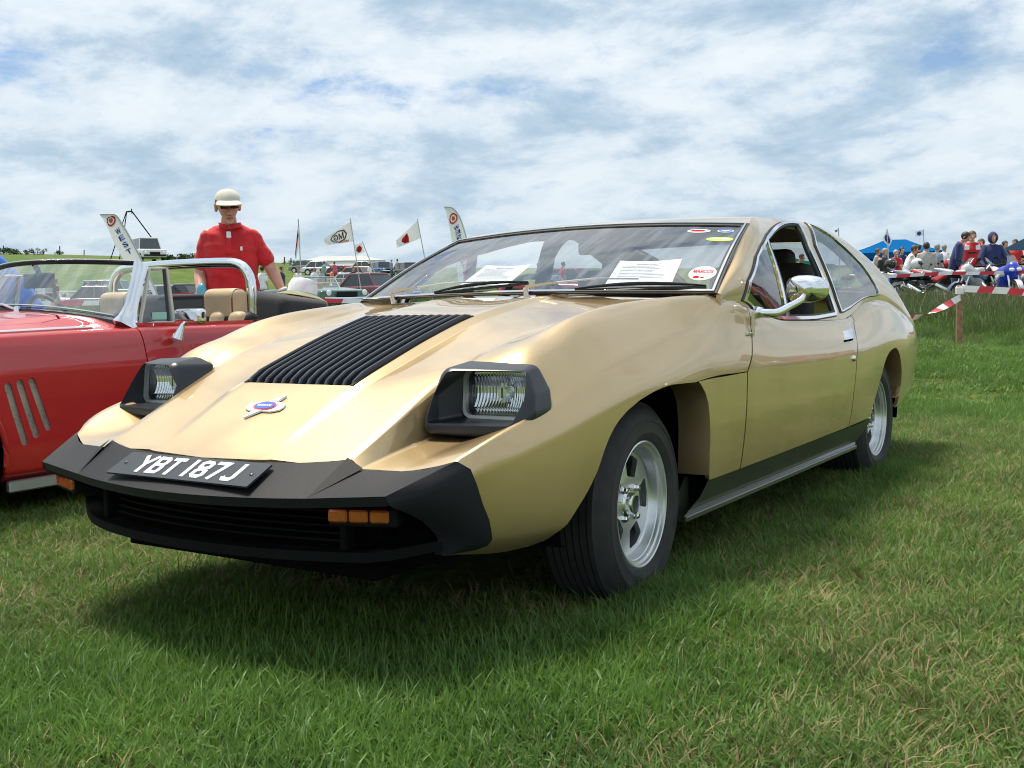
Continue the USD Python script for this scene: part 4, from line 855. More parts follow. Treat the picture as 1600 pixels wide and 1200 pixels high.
for s, f in ((1, lambda g: g), (-1, fz)):
    rd = obj('door', panel(RED, f(doorr.buffer(-.006)), .05, .125, .016), 'red_paint', roadster, 32)
    for g in slots: obj('vent_mesh', panel(RED, f(g.buffer(.006)), .03, .2, off=-.012, lip=False), 'vent_mesh', roadster, 30)
    # chrome strip along the top of the wing
    u_ = np.linspace(-1.2, .19, 24); P = RED(u_, np.full(24, 2.28 * s)); obj('chrome_strip', tube(P + [0, 0, .004], .0075, 8), 'chrome', rb, 40)
    # arch flares, wells, wheels
    for cx in (-.65, 1.66):
        a = arch(cx)[:-2]; P = RED(np.array([q[0] for q in a]), np.array([q[1] for q in a]) * s); P[:, 1] -= .003 * s
        obj('arch_lip', tube(P, .012, 8), 'red_paint', roadster, 40)
        obj('wheel_well', bx((cx, RY0 - s * .57, .38), (.66, .12, .5)), 'black_matt', roadster)
        r_ = .300
        tyre = lathe([(.185, .0), (.20, -.012), (.25, -.014), (.285, 0), (.297, .02), (.3, .05), (.3, .13), (.285, .16), (.2, .165)], 40)
        rim = lathe([(.186, .0), (.180, -.004), (.175, .006), (.165, .03), (.12, .035), (.07, .028), (.05, .0), (.03, -.004), (0, -.004)], 40)
        put = lambda q: xf(q if s > 0 else mir(q), (cx, RY0 - s * .735, .285))
        wr = obj('wheel', put(tyre), 'tyre', roadster, 40); obj('wheel_rim', put(rim), 'alloy', wr, 35)
    # door mirror on its cone
    if s > 0:
        b0 = np.array([.575, 1.972, .775]); mc = np.array([.625, 1.945, .853])
        dm = obj('door_mirror', rbox(mc, (.055, .185, .075), .018, RZ(.0), 12), 'chrome', rd, 35)
        obj('mirror_stalk', [cyl(b0 + [0, .01, -.025], b0 + [.02, -.01, .045], .030, .009, 16), cyl(b0 + [.02, -.01, .04], mc, .009, .009, 10)], 'chrome', dm, 35)
    obj('door_capping', sweep(np.array([RED(np.array([u]), np.array([2.05 * s]))[0] + [0, 0, .006] for u in np.linspace(.40, 1.36, 8)]), np.array([(-.02, -.01), (.02, -.01), (.02, .006), (-.02, .006)])), 'red_paint', rd)
tq = np.linspace(-6.9, 6.9, 50); E = RED(np.full(50, 2.458), tq); obj('tail_panel', trimesh.Trimesh(np.vstack([E, E.mean(0)]), np.array([(i, i + 1, 50) for i in range(49)] + [(49, 0, 50)]), process=False), 'red_paint', roadster)
E = RED(np.full(50, -1.408), tq); obj('grille', trimesh.Trimesh(np.vstack([E, E.mean(0)]), np.array([(i + 1, i, 50) for i in range(49)] + [(0, 49, 50)]), process=False), 'black_satin', roadster)
obj('front_bumper', tube(smoothline([(-1.30, RY0 - .74, .46), (-1.47, RY0 - .55, .46), (-1.52, RY0, .46), (-1.47, RY0 + .55, .46), (-1.30, RY0 + .74, .46)], 30), .035, 10), 'chrome', roadster, 40)
obj('underbody', [bx((.5, RY0, .24), (3.6, 1.0, .16)), bx((.5, RY0, .23), (1.6, 1.36, .1))], 'black_matt', roadster)
obj('sill_strip', [bx((.5, RY0 - s * .70, .165), (1.55, .03, .05), .006) for s in (1, -1)], 'alloy_dull', roadster)
# windscreen
def rb_(t): return np.stack([.16 + .22 * t**2 + .02 * t**4, RY0 - .665 * t, .898 - .08 * np.abs(t)**2.4], -1)
def rt_c(t): return np.stack([.365 + .15 * t**2 + .02 * t**4, RY0 - .590 * t, 1.134 - .022 * t**2], -1)
def RSC(u, t): u, t = np.asarray(u, float), np.asarray(t, float); return rb_(t) * (1 - u[..., None]) + rt_c(t) * u[..., None]
rs_ = obj('windscreen', panel(RSC, sbox(.02, -.97, .98, .97), .25, .06, lip=False), 'screen_glass', roadster, True)
tq = np.linspace(-.97, .97, 31)
obj('screen_header', sweep(rt_c(tq), np.array([(-.011, -.012), (.011, -.012), (.013, .004), (.006, .011), (-.006, .011), (-.013, .004)])), 'black_satin', rs_, 40)
obj('header_trim', tube(rt_c(tq) + [-.008, 0, .010], .004, 6), 'worn_chrome', rs_, 40)
obj('screen_seal', sweep(rb_(tq) + [-.02, 0, .0], np.array([(-.03, -.012), (.03, -.012), (.02, .015), (-.02, .010)])), 'black_rubber', rs_, 40)
obj('scuttle_trim', tube(rb_(np.linspace(-.9, .9, 31)) + [.012, 0, .030], .0045, 6), 'worn_chrome', rs_, 40)
for s in (1, -1):
    q0, q1 = rb_(np.array([.985 * s]))[0], rt_c(np.array([1.0 * s]))[0]
    n_ = 12; P = np.array([lerp(q0 + [-.02, -s * .012, -.012], q1, k / (n_ - 1)) for k in range(n_)]); w_ = np.interp(np.linspace(0, 1, n_), [0, .12, .3, .7, 1], [1.6, 1.05, .74, .70, .85])
    pr = np.array([(-.045, -.012), (-.02, -.018), (.03, -.014), (.05, 0), (.03, .014), (-.02, .018), (-.045, .012)])
    obj('screen_pillar', sweep(P, pr[:, ::-1] if False else pr, scale=w_, hint=(0, 1, 0)), 'worn_chrome', rs_, 40)
    # quarter light behind the pillar
    a0, a1, b1, b0 = q0 + [.07, 0, .005], q1 + [.045, 0, -.025], np.array([.675, RY0 - s * .600, 1.088]), np.array([.66, RY0 - s * .655, .826])
    ql = obj('quarter_light', trimesh.Trimesh([a0, a1, b1, b0], [(0, 1, 2), (0, 2, 3)], process=False), 'side_glass', rs_)
    obj('quarter_frame', tube(np.array([a0, lerp(a0, a1, .5), a1, lerp(a1, b1, .5), b1, lerp(b1, b0, .5), b0, lerp(b0, a0, .5)]), .011, 6, True), 'grey_trim', ql)
    obj('quarter_seal', tube(np.array([lerp(b1, a1, .16), lerp(b0, a0, .16)]), .008, 6), 'black_rubber', ql)
    if s > 0:
        c = lerp(lerp(a0, b0, .55), lerp(a1, b1, .55), .13); obj('quarter_sticker', bx(c + [0, -.004, 0], (.085, .002, .035), rot=RZ(0)), 'green_sticker', ql)
for (t0, t1) in ((.15, -.38), (-.42, -.80)) if False else ((.30, -.10), (-.10, -.46)):
    a, b = RSC(np.array([-.02]), np.array([t0]))[0] + [-.045, 0, .012], RSC(np.array([.10]), np.array([t1]))[0] + [-.022, 0, .012]
    wv = obj('wiper', tube(np.array([a, lerp(a, b, .4) + [-.012, 0, .014], b]), .006, 8), 'worn_chrome', rs_, 40)
    c = RSC(np.array([.05]), np.array([t0 - .08]))[0] + [-.02, 0, .006]; d = RSC(np.array([.10]), np.array([t1 - .14]))[0] + [-.02, 0, .006]
    obj('wiper_blade', tube(np.array([c, lerp(c, d, .5) + [-.004, 0, .008], d]), .008, 6), 'black_rubber', wv); obj('wiper_pivot', lathe([(0, .02), (.014, .016), (.016, -.02)], 14, 'z').apply_translation(a), 'chrome', wv, 30)
obj('interior_mirror', [rbox((.40, RY0 + .02, 1.045), (.025, .24, .075), .012), tube(smoothline([(.36, RY0, 1.13), (.38, RY0, 1.10), (.40, RY0 + .02, 1.06)], 6), .014, 8)], 'black_satin', roadster, 35)
# cockpit
obj('dashboard', [bx((.44, RY0, .83), (.16, 1.2, .09), .03), bx((.52, RY0, .76), (.06, 1.2, .16), .02)], 'black_satin', roadster)
obj('cockpit_floor', [bx((1.0, RY0, .38), (1.3, 1.2, .04)), bx((1.53, RY0, .60), (.05, 1.25, .45)), bx((.95, RY0 - .66, .6), (1.1, .02, .35)), bx((.95, RY0 + .66, .6), (1.1, .02, .35))], 'cabin_trim', roadster)
for s in (1, -1):
    y = RY0 - s * .47 if s > 0 else RY0 + .40
    y = RY0 - .46 if s > 0 else RY0 + .42
    st = obj('seat', [rbox((.88, y, .50), (.50, .48, .15), .05), rbox((1.14, y, .70), (.13, .46, .34), .05, RY(.25))], 'black_satin', roadster, 35)
    for k in (-1, 0, 1): obj('seat_panel', rbox((1.125, y + k * .145, .76), (.12, .115, .22), .04, RY(.25)), 'tan_leather', st, 35)
    hr = rbox((0, 0, 0), (.115, .262, .178), .045, n=20)
    hd = obj('headrest', xf(hr, (1.17, y - .0, .905)), 'tan_leather', st, True)
    for e in (1, -1):
        an = np.linspace(0, 2 * PI, 26, endpoint=False); ey, ez = .052 * np.sign(np.cos(an)) * np.abs(np.cos(an))**.7, .083 * np.sign(np.sin(an)) * np.abs(np.sin(an))**.7
        obj('headrest_piping', tube(np.stack([1.17 + ey, np.full(26, y + e * .106), .905 + ez], 1), .0045, 6, True), 'dark_piping', hd, True)
    obj('headrest_post', [cyl((1.17, y + d, .80), (1.17, y + d, .70), .007) for d in (-.07, .07)], 'worn_chrome', hd)
an = np.linspace(0, 2 * PI, 26, endpoint=False); W = np.stack([0 * an, .19 * np.cos(an), .19 * np.sin(an)], 1) @ RY(-.4).T + [.70, RY0 + .36, .80]
obj('steering_wheel', [tube(W, .012, 8, True), bx((.70, RY0 + .36, .80), (.015, .36, .03), .004, RY(-.4)), cyl((.5, RY0 + .36, .72), (.7, RY0 + .36, .80), .025)], 'black_satin', roadster, 40)
hoop = smoothline([(1.25, RY0 - .575, .66), (1.25, RY0 - .575, .95), (1.25, RY0 - .572, 1.03), (1.25, RY0 - .545, 1.085), (1.25, RY0 - .50, 1.118), (1.25, RY0 - .43, 1.133), (1.25, RY0, 1.140), (1.25, RY0 + .43, 1.133), (1.25, RY0 + .50, 1.118), (1.25, RY0 + .545, 1.085), (1.25, RY0 + .572, 1.03), (1.25, RY0 + .575, .95), (1.25, RY0 + .575, .66)], 60)
obj('roll_bar', tube(hoop, .027, 14, hint=(1, 0, 0)), 'chrome', roadster, True)
# folded black hood behind the seats
hp = []
for k in range(9):
    y = RY0 - .60 + 1.20 * k / 8; hp.append(m3.Manifold.sphere(.05, 10).translate((1.46, y, .90 + .03 * math.sin(k * 1.7)))); hp.append(m3.Manifold.sphere(.045, 10).translate((1.78, y * .96 + RY0 * .04, .88))); hp.append(m3.Manifold.sphere(.03, 10).translate((1.40, y, .70)))
obj('folded_hood', cat([m3.Manifold.batch_hull(hp)]), 'cloth_black', roadster, 40)
obj('hood_fold', [tube(smoothline([(1.44 + .07 * j, RY0 - .61, .86), (1.43 + .07 * j, RY0 - .3, .955), (1.43 + .07 * j, RY0 + .3, .96), (1.44 + .07 * j, RY0 + .61, .86)], 20), .016, 8) for j in range(5)], 'cloth_black', roadster, True)

# ---------------------------------------------------------------- people: one continuous body, clothes as children
def bone_union(bones, refine=0.0, iters=0, n=12):
    ms = [m3.Manifold.batch_hull([m3.Manifold.sphere(r, n).translate(tuple(map(float, p))) for p, r in b]) for b in bones]
    m = m3.Manifold.batch_boolean(ms, m3.OpType.Add)
    if refine: m = m.refine_to_length(refine)
    t = cat([m])
    if iters: t.merge_vertices(); trimesh.smoothing.filter_taubin(t, .5, .53, iters)
    return t
V = lambda *a: np.array(a, float)
def hand(w, d, side, up_, s=1.0, curl=.5):
    """palm and five fingers from the wrist w along d; side points to the thumb, up_ is the back of the hand"""
    d = d / np.linalg.norm(d); side = side - d * (side @ d); side /= np.linalg.norm(side); nrm = np.cross(d, side); nrm = nrm if nrm @ up_ > 0 else -nrm
    b = [[(w, .024 * s), (w + d * .085 * s + side * .026 * s, .015 * s), (w + d * .085 * s - side * .028 * s, .014 * s), (w + d * .03 * s + side * .026 * s, .016 * s)]]
    for k, (o, ln) in enumerate(((.027, .072), (.009, .082), (-.010, .076), (-.028, .060))):
        p = w + d * .088 * s + side * o * s; c = 0
        for j in range(3):
            c += curl * (.35 if j == 0 else .7); q = p + (d * math.cos(c) - nrm * math.sin(c)) * ln * s * (.45, .32, .23)[j]
            b.append([(p, .0088 * s), (q, .0078 * s)]); p = q
    p = w + d * .03 * s + side * .030 * s; q = p + (d * .75 + side * .6 - nrm * .2) * .042 * s; r = q + (d * .95 + side * .12 - nrm * .3) * .032 * s
    b += [[(p, .012 * s), (q, .0095 * s)], [(q, .0095 * s), (r, .008 * s)]]
    return b
def person(label, loc, face, h=1.75, lean=0.0, arms=None, legs=None, top='white', bottom='jeans', skin='skin', hair='hair_dark', hat=None, glasses=False, collar=False, detail=0, long_sleeve=False, hood=False, nod=0.0, build=1.0, sit=0.0, turn=0.0, group=None, logo=False, name='person'):
    """face: heading of the chest in the ground plane; lean tips the trunk forward from the hips; arms: (right, left) hand targets or None"""
    k = h / 1.75
    root = thing(name, label, 'person', loc, face + PI / 2, group)          # local frame: the chest looks along -y, right hand at -x
    hip = V(0, 0, (.92 - sit) * k); L = RX(lean)
    up_ = lambda x, y, z: hip + (L @ V(x, y, z)) * k
    neck = up_(0, -.005, .532); head = neck + (RX(lean * .7 + nod) @ V(0, -.025, .155)) * k; HR = RX(lean * .6 + nod) @ RZ(turn)
    sh = {s: up_(s * .155 * build, 0, .462) for s in (-1, 1)}; hipj = {s: hip + V(s * .09 * k, 0, -.02) for s in (-1, 1)}
    legs = legs or {}
    knee, foot = {}, {}
    for s in (-1, 1):
        knee[s] = legs.get((s, 'knee'), hipj[s] + (V(s * .015, -.02, -.44) if not sit else V(s * .06, -.40, -.02)) * k)
        foot[s] = legs.get((s, 'foot'), V(s * .11 * k, -.01 if not sit else -.42 * k, .075 * k))
    el, wr = {}, {}
    for s in (-1, 1):
        a = (arms or {}).get(s)
        if a is None: a = (sh[s] + V(s * .06, .02, -.29) * k, sh[s] + V(s * .05, -.06, -.54) * k)
        el[s], wr[s] = V(*a[0]), V(*a[1])
    n = 20 if detail else 10
    torso = [[(up_(s * .085, .0, -.02), .105 * k) for s in (-1, 1)] + [(up_(s * .075 * build, .0, .16), .102 * k * build) for s in (-1, 1)],
             [(up_(s * .075 * build, .0, .16), .102 * k * build) for s in (-1, 1)] + [(up_(s * .088 * build, -.005, .36), .108 * k) for s in (-1, 1)],
             [(up_(s * .088 * build, -.005, .36), .108 * k) for s in (-1, 1)] + [(up_(s * .112 * build, .0, .452), .066 * k) for s in (-1, 1)] + [(up_(0, .01, .50), .06 * k)]]
    upper = [[(sh[s], .062 * k), (el[s], .043 * k)] for s in (-1, 1)]
    fore = [[(el[s], .043 * k), (lerp(el[s], wr[s], .3), .043 * k), (wr[s], .027 * k)] for s in (-1, 1)]
    neckb = [[(up_(0, .0, .50), .058 * k), (neck + (head - neck) * .35, .053 * k)]]
    hp_ = lambda x, y, z: head + (HR @ V(x, y, z)) * k
    skull = [[(hp_(0, .020, .035), .083 * k), (hp_(0, -.025, .035), .074 * k), (hp_(0, -.03, -.01), .068 * k)], [(hp_(0, -.03, -.01), .066 * k), (hp_(0, -.052, -.075), .036 * k), (hp_(0, -.02, -.06), .048 * k)],
             [(hp_(0, -.100, .005), .009 * k), (hp_(0, -.118, -.032), .014 * k), (hp_(0, -.09, -.035), .018 * k)]] + [[(hp_(s * .078, .005, .01), .016 * k), (hp_(s * .080, .012, -.03), .011 * k)] for s in (-1, 1)]
    if detail: skull += [[(hp_(s * .016, -.100, .022), .010 * k), (hp_(s * .045, -.088, .026), .012 * k)] for s in (-1, 1)] + [[(hp_(-.018, -.092, -.062), .010 * k), (hp_(.018, -.092, -.062), .010 * k)], [(hp_(0, -.088, -.098), .016 * k), (hp_(0, -.06, -.09), .03 * k)]]
    thigh = [[(hipj[s], .092 * k), (knee[s], .06 * k)] for s in (-1, 1)]; shin = [[(knee[s], .06 * k), (lerp(knee[s], foot[s], .3), .058 * k), (foot[s], .040 * k)] for s in (-1, 1)]
    feet = [[(foot[s] + V(0, .03, -.03) * k, .04 * k), (foot[s] + V(s * .02, -.15, -.045) * k, .032 * k)] for s in (-1, 1)]
    hands = []
    for s in (-1, 1):
        d = wr[s] - el[s]; hands += hand(wr[s], d, V(-s * .6, -.8, .1) if abs(d[2]) > .5 * np.linalg.norm(d) else V(-s, 0, .2), V(s * .6, 0, 1.0), k, (arms or {}).get('curl', .45))
    body = bone_union(torso + upper + fore + neckb + skull + hands + thigh + shin + feet, .016 if detail else 0, 6 if detail else 0, n)
    b = obj('body', body, skin, root, True if detail else 35)
    gr = lambda bones, d: [[(p, r + d) for p, r in q] for q in bones]
    sl = [[(sh[s], .061 * k), (lerp(sh[s], el[s], .25), .064 * k), (lerp(sh[s], el[s], .72), .060 * k)] for s in (-1, 1)] + [[(up_(0, .012, .515), .058 * k), (sh[s], .056 * k), (up_(s * .10, 0, .40), .07 * k)] for s in (-1, 1)]
    shirt = gr(torso, .014) + sl + [[(up_(s * .105, 0, -.05), .112 * k) for s in (-1, 1)] + [(up_(s * .08 * build, 0, .16), .118 * k * build) for s in (-1, 1)]]
    if long_sleeve: shirt += gr(upper, .016) + gr([[q[0], (q[2][0], .036 * k)] for q in fore], .012)
    shirt = bone_union(shirt, .018 if detail else 0, 5 if detail else 0, n)
    if detail:
        v = shirt.vertices; nz = meshkit.fbm(np.stack([v[:, 0] * 9 + v[:, 2] * 5, v[:, 1] * 9, v[:, 2] * 14], -1), 3, 5) - .5
        shirt.vertices = v + shirt.vertex_normals * (nz * .034)[:, None]
    sg = obj('shirt', shirt, 'cloth_' + top, root, True if detail else 35)
    if collar:
        c = up_(0, -.01, .525)
        for s in (-1, 1):
            P = [c + (L @ V(s * .075 * math.cos(a), -.080 * math.sin(a), .012 + .016 * math.cos(a))) * k for a in np.linspace(-.9, 1.45, 10)]
            obj('collar', sweep(P, np.array([(-.022, -.020), (-.006, .012), (.002, .012), (-.014, -.022)])), 'cloth_' + top, sg, 40)
        pq = [up_(0, -.116 - .004 * i, .455 - .035 * i) for i in range(4)]
        obj('placket', sweep(pq, np.array([(-.016, -.003), (.016, -.003), (.016, .004), (-.016, .004)]), hint=(0, 1, 0)), 'cloth_' + top, sg)
        obj('vest', rbox(up_(0, -.094, .480), (.034, .02, .05), .008), 'cloth_white', sg, True)
    if logo: obj('emblem', rbox(up_(.085, -.127, .385), (.016, .006, .030), .002), 'white_print', sg)
    tr = bone_union(gr(thigh, .014) + gr(shin, .022) + [[(hipj[-1], .112 * k), (hipj[1], .112 * k), (up_(0, 0, .06), .105 * k)]], 0, 0, n)
    obj('trousers', tr, 'cloth_' + bottom, root, 35)
    obj('shoes', bone_union(gr(feet, .008), 0, 0, 10), 'black_rubber', root, 35)
    cap_ = lambda r, z0: m3.Manifold.sphere(r * k, 22).scale((.92, 1.12, 1.0)) - m3.Manifold.cube((1, 1, 1)).translate((-.5, -.5, -1 + z0 * k))
    def on_head(m, o=(0, .0, .035)): return xf(m, hp_(*o), HR)
    if hood: obj('hood', on_head(cat([m3.Manifold.sphere(.122 * k, 18).scale((.95, 1.1, 1.2)) - m3.Manifold.sphere(.09 * k, 16).scale((.8, 1.2, 1.15)).translate((0, -.075 * k, -.01))]), (0, .015, .01)), 'cloth_' + top, root, 40)
    elif hat:
        cm = m3.Manifold.sphere(.099 * k, 28).scale((.95, 1.08, .86)) - m3.Manifold.cube((1, 1, 1)).translate((-.5, -.5, -1 + .018 * k))
        ht = obj('cap', on_head(cat([cm])), 'cloth_' + hat, root, 40)
        pv = []
        for a in np.linspace(-1.0, 1.0, 13):
            for rr, dz in ((.086, .022), (.089 + .085 * max(0, math.cos(a * 1.5))**.8, .002 - .012 * math.sin(a)**2)):
                pv.append(V(rr * math.sin(a) * .98, -rr * math.cos(a) * 1.08, dz) * k)
        pv = np.array(pv); pf = []
        for i in range(12): a0 = 2 * i; pf += [(a0, a0 + 1, a0 + 3), (a0, a0 + 3, a0 + 2)]
        lo_ = pv - [0, 0, .006 * k]; vv = np.vstack([pv, lo_]); ff = pf + [(c_ + 26, b_ + 26, a_ + 26) for a_, b_, c_ in pf]
        for i in range(12): a0, a1 = 2 * i + 1, 2 * i + 3; ff += [(a0, a0 + 26, a1 + 26), (a0, a1 + 26, a1)]
        obj('cap_peak', on_head(trimesh.Trimesh(vv, ff, process=False)), 'cloth_' + hat, ht)
        obj('hair', on_head(cat([m3.Manifold.sphere(.090 * k, 18).scale((.95, 1.05, 1.0)) - m3.Manifold.cube((1, 1, 1)).translate((-.5, -1.02, -.5)) - m3.Manifold.cube((1, 1, 1)).translate((-.5, -.5, -1.05))]), (0, .02, .03)), hair, root, 40)
    elif hair: obj('hair', on_head(cat([m3.Manifold.sphere(.096 * k, 18).scale((.93, 1.10, 1.04)) - m3.Manifold.cube((1, 1, 1)).translate((-.5, -1.055, -.965))])), hair, root, 40)
    if glasses:
        for s in (-1, 1): obj('sunglasses', rbox(hp_(s * .034, -.108, .018), (.056, .016, .038), .007, HR), 'sunglasses', root, True)
        obj('sunglasses', [cyl(hp_(-.01, -.112, .024), hp_(.01, -.112, .024), .003), cyl(hp_(-.06, -.104, .024), hp_(-.084, .0, .018), .003), cyl(hp_(.06, -.104, .024), hp_(.084, .0, .018), .003)], 'sunglasses', root)
    if detail: obj('mouth', rbox(hp_(0, -.101, -.064), (.040, .008, .009), .003, HR), 'lips', root, True)
    return root, dict(wr=wr, el=el, sh=sh, up=up_, head=hp_, k=k)
def gz_(x, y): return float(ground(x, y)[0])
def lookang(x, y, off=0.0):
    """heading from a place towards the camera"""
    return math.atan2(EYE[1] - y, EYE[0] - x) + off

# ---------------------------------------------------------------- the man in the red shirt, his drink, and the two people by the red car
p0 = at(362, 470, 8.4)
px = .0049
def person_at(label, pxx, D, **kw):
    p = at(pxx, 470, D); z = gz_(p[0], p[1])
    off = kw.pop('off', 0.0)
    return person(label, (p[0], p[1], z), lookang(p[0], p[1], off), **kw), p, z
(man, J), mp_, mz = person_at('person in a red polo shirt, pale cap and sunglasses leaning on the red roadster', 364, 8.4, h=1.80, lean=.10, top='red', bottom='cream', hat='cap', glasses=True, collar=True, detail=1, nod=.20, turn=.18, build=.95, hair='hair_grey', logo=True,
    arms={-1: ((-.225, -.02, 1.15), (-.205, -.20, .985)), 1: ((.285, -.03, 1.19), (.365, -.10, 1.015)), 'curl': .55}, off=-.08)
def loc2w(root_loc, ang, p): c, s = math.cos(ang), math.sin(ang); return V(root_loc[0] + c * p[0] - s * p[1], root_loc[1] + s * p[0] + c * p[1], root_loc[2] + p[2])
ang_m = lookang(mp_[0], mp_[1], -.08) + PI / 2
wc = loc2w((mp_[0], mp_[1], mz), ang_m, V(-.195, -.285, .99))
can = thing('bottle', 'blue and green drink bottle held by the person in red', 'bottle', tuple(wc))
obj('bottle_body', xf(lathe([(0, -.075), (.030, -.074), (.034, -.068), (.034, .012)], 20, 'z'), (0, 0, 0), RY(.15)), 'can_green', can, 40)
obj('bottle_top', xf(lathe([(.034, .012), (.034, .052), (.026, .075), (.012, .088), (0, .090)], 20, 'z'), (0, 0, 0), RY(.15)), 'can_blue', can, 40)
wb = loc2w((mp_[0], mp_[1], mz), ang_m, lerp(J['el'][1], J['wr'][1], .93))
obj('wristband', xf(tube(np.stack([.034 * np.cos(an), .034 * np.sin(an), 0 * an], 1), .010, 8, True), lerp(J['el'][1], J['wr'][1], .93), RY(-.35)), 'white_print', man, True)
# person crouching behind the folded hood, in a pale sun hat
q = at(455, 470, 7.3); hz0 = at(455, 470, 7.3)[2]
(sit_p, Js), sp_, sz = person_at('person crouching behind the red roadster in a pale brimmed sun hat and pink top', 452, 7.6, h=1.60, lean=.18, top='pink', bottom='jeans', sit=.565, hair='hair_brown', off=.75, arms={-1: ((-.22, -.2, .58), (-.12, -.38, .55)), 1: ((.22, -.2, .58), (.12, -.38, .55))})
hc = Js['head'](0, .01, .05)
brim = lathe([(.094, .0), (.175, -.035), (.178, -.039), (.094, -.008)], 28, 'z'); crown = lathe([(.100, -.008), (.098, .05), (.080, .088), (.04, .098), (0, .098)], 28, 'z')
sh_ = obj('sun_hat', xf(crown, hc, RX(.05) @ RY(.22)), 'cloth_white', sit_p, 40); obj('hat_brim', xf(brim, hc, RX(.05) @ RY(.22)), 'cloth_olive', sh_, 40)
# person in blue bending over at the left edge
person_at('person in a bright blue top bending over behind the red roadster', 40, 9.0, h=1.74, lean=.62, top='blue', bottom='navy', hair='hair_brown', off=-1.5, arms={-1: ((-.22, -.45, .95), (-.15, -.62, .72)), 1: ((.22, -.42, .95), (.16, -.62, .74))}, build=1.15)

# ---------------------------------------------------------------- tape barriers
def tape(label, P, w=.07, name='barrier_tape', stripe=.20, twist=0.0, hint=(0, 0, 1)):
    """striped plastic tape through the points P, red and white pieces as parts"""
    P = np.asarray(P, float); d = np.r_[0, np.cumsum(np.linalg.norm(np.diff(P, axis=0), axis=1))]; n = max(2, int(d[-1] / stripe)); root = thing(name, label, 'tape', tuple(P[0]))
    f = PchipInterpolator(d, P)
    def edge(s, e):
        s = np.asarray(s); p = f(np.clip(s, 0, d[-1])); a = twist * s; t = f(np.clip(s + .01, 0, d[-1])) - f(np.clip(s - .01, 0, d[-1])); t /= np.linalg.norm(t, axis=1, keepdims=True) + 1e-9
        u = np.array([0, 0, 1.0]) - t * t[:, 2:3]; u /= np.linalg.norm(u, axis=1, keepdims=True); v = np.cross(t, u)
        return p + e * w / 2 * (u * np.cos(a)[:, None] + v * np.sin(a)[:, None]) + np.c_[0 * s, 0 * s, .006 * np.sin(s * 3.1)]
    R_, W_ = [], []
    for i in range(n):
        s0, s1 = d[-1] * i / n, d[-1] * (i + 1) / n; sk = w * .5; ss = np.linspace(0, 1, 4)
        lo_, hi_ = edge(s0 + (s1 - s0) * ss, -1), edge(s0 + sk + (s1 - s0) * ss, 1)
        v = np.vstack([lo_, hi_]); f_ = [];
        for j in range(3): f_ += [(j, j + 1, 4 + j + 1), (j, 4 + j + 1, 4 + j)]
        (R_ if i % 2 else W_).append(trimesh.Trimesh(v - P[0], f_, process=False))
    for m_ in W_: obj('tape_band', m_, 'tape_white', root)
    for m_ in R_: obj('tape_band', m_, 'tape_red', root)
    return root
pt = at(1499, 500, 13.0); pz = gz_(pt[0], pt[1]); ptop = at(1499, 446, 13.0)[2]
post = thing('barrier_post', 'short brown wooden post with tape knotted round its top', 'post', (pt[0], pt[1], pz))
hh = ptop - pz
pm = bx((0, 0, hh / 2 - .15), (.062, .062, hh + .3), .006, RZ(.5)); v = pm.vertices; pm.vertices = v + .004 * (meshkit.fbm(v * 14, 3) - .5)[:, None]
obj('stake', pm, 'wood_post', post)
obj('tape_knot', [bx((0, 0, hh - .055), (.08, .08, .11), .02, RZ(.5)), bx((.03, -.03, hh - .02), (.05, .05, .06), .02, RZ(1.1))], 'tape_white', post)
tape('red and white tape sagging from the wooden post to the gold coupe tail', [at(1503, 463, 13.0), at(1480, 477, 12.6), at(1455, 489, 12.0), at(1425, 496, 11.4), at(1380, 500, 10.8)], .07, twist=1.6, stripe=.22)
tape('wide red and white tape running right from the wooden post', [at(1503, 451, 13.0), at(1560, 454.5, 12.8), at(1640, 460, 12.5), at(1720, 462, 12.2)], .072, stripe=.16)
tape('thin red and white tape in front of the motorbikes', [at(1290, 437, 27), at(1380, 432, 27), at(1480, 427.5, 26.5), at(1560, 426, 26), at(1680, 424, 26)], .075, stripe=.3)
tape('red and white tape behind the red roadster', [at(-60, 479, 17.5), at(60, 474, 18), at(180, 472.5, 18), at(300, 460, 18.5), at(420, 463, 19), at(540, 470.5, 19.5), at(640, 472, 20)], .075, stripe=.42)

# ---------------------------------------------------------------- rough grass beyond the post is scattered at the end
# ---------------------------------------------------------------- the crowd by the motorbikes
G1 = None
def P_(label, pxx, D, patches=(), **kw):
    (root, J_), p, z = person_at(label, pxx, D, group='people by the motorbikes', **kw)
    for (x, y, zz, sx, sy, sz, m_) in patches: obj('patch', rbox(J_['up'](x, y, zz), (sx, sy, sz), .012), m_, root, 35)
P_('person in a navy jacket with white arm flashes bending to look at a motorbike', 1491, 29, h=1.86, lean=.22, top='navy', bottom='jeans', hair='hair_dark', long_sleeve=True, off=1.5, nod=.35, build=1.15, patches=[(-.20, -.04, .22, .03, .06, .16, 'cloth_white')])
P_('person with short dark hair standing in red and white racing leathers', 1518, 30.5, h=1.90, top='red', bottom='red', hair='hair_brown', long_sleeve=True, off=.1, build=1.12, patches=[(s * .12, -.10, .42, .11, .06, .12, 'cloth_white') for s in (-1, 1)] + [(s * .16, -.02, .47, .12, .10, .07, 'cloth_white') for s in (-1, 1)] + [(0, -.12, .30, .22, .03, .05, 'cloth_black')])
P_('person in orange red leathers half hidden beside the hooded person', 1533, 31.5, h=1.72, top='orange', bottom='red', hair='hair_brown', long_sleeve=True, off=-.4)
P_('person in a dark hooded top sitting astride the blue motorbike', 1550, 29, h=1.80, top='navy', bottom='black', hair='hair_dark', hood=True, long_sleeve=True, off=.25, arms={-1: ((-.34, -.12, 1.12), (-.26, -.36, .98)), 1: ((.34, -.12, 1.12), (.26, -.36, .98))}, build=1.1)
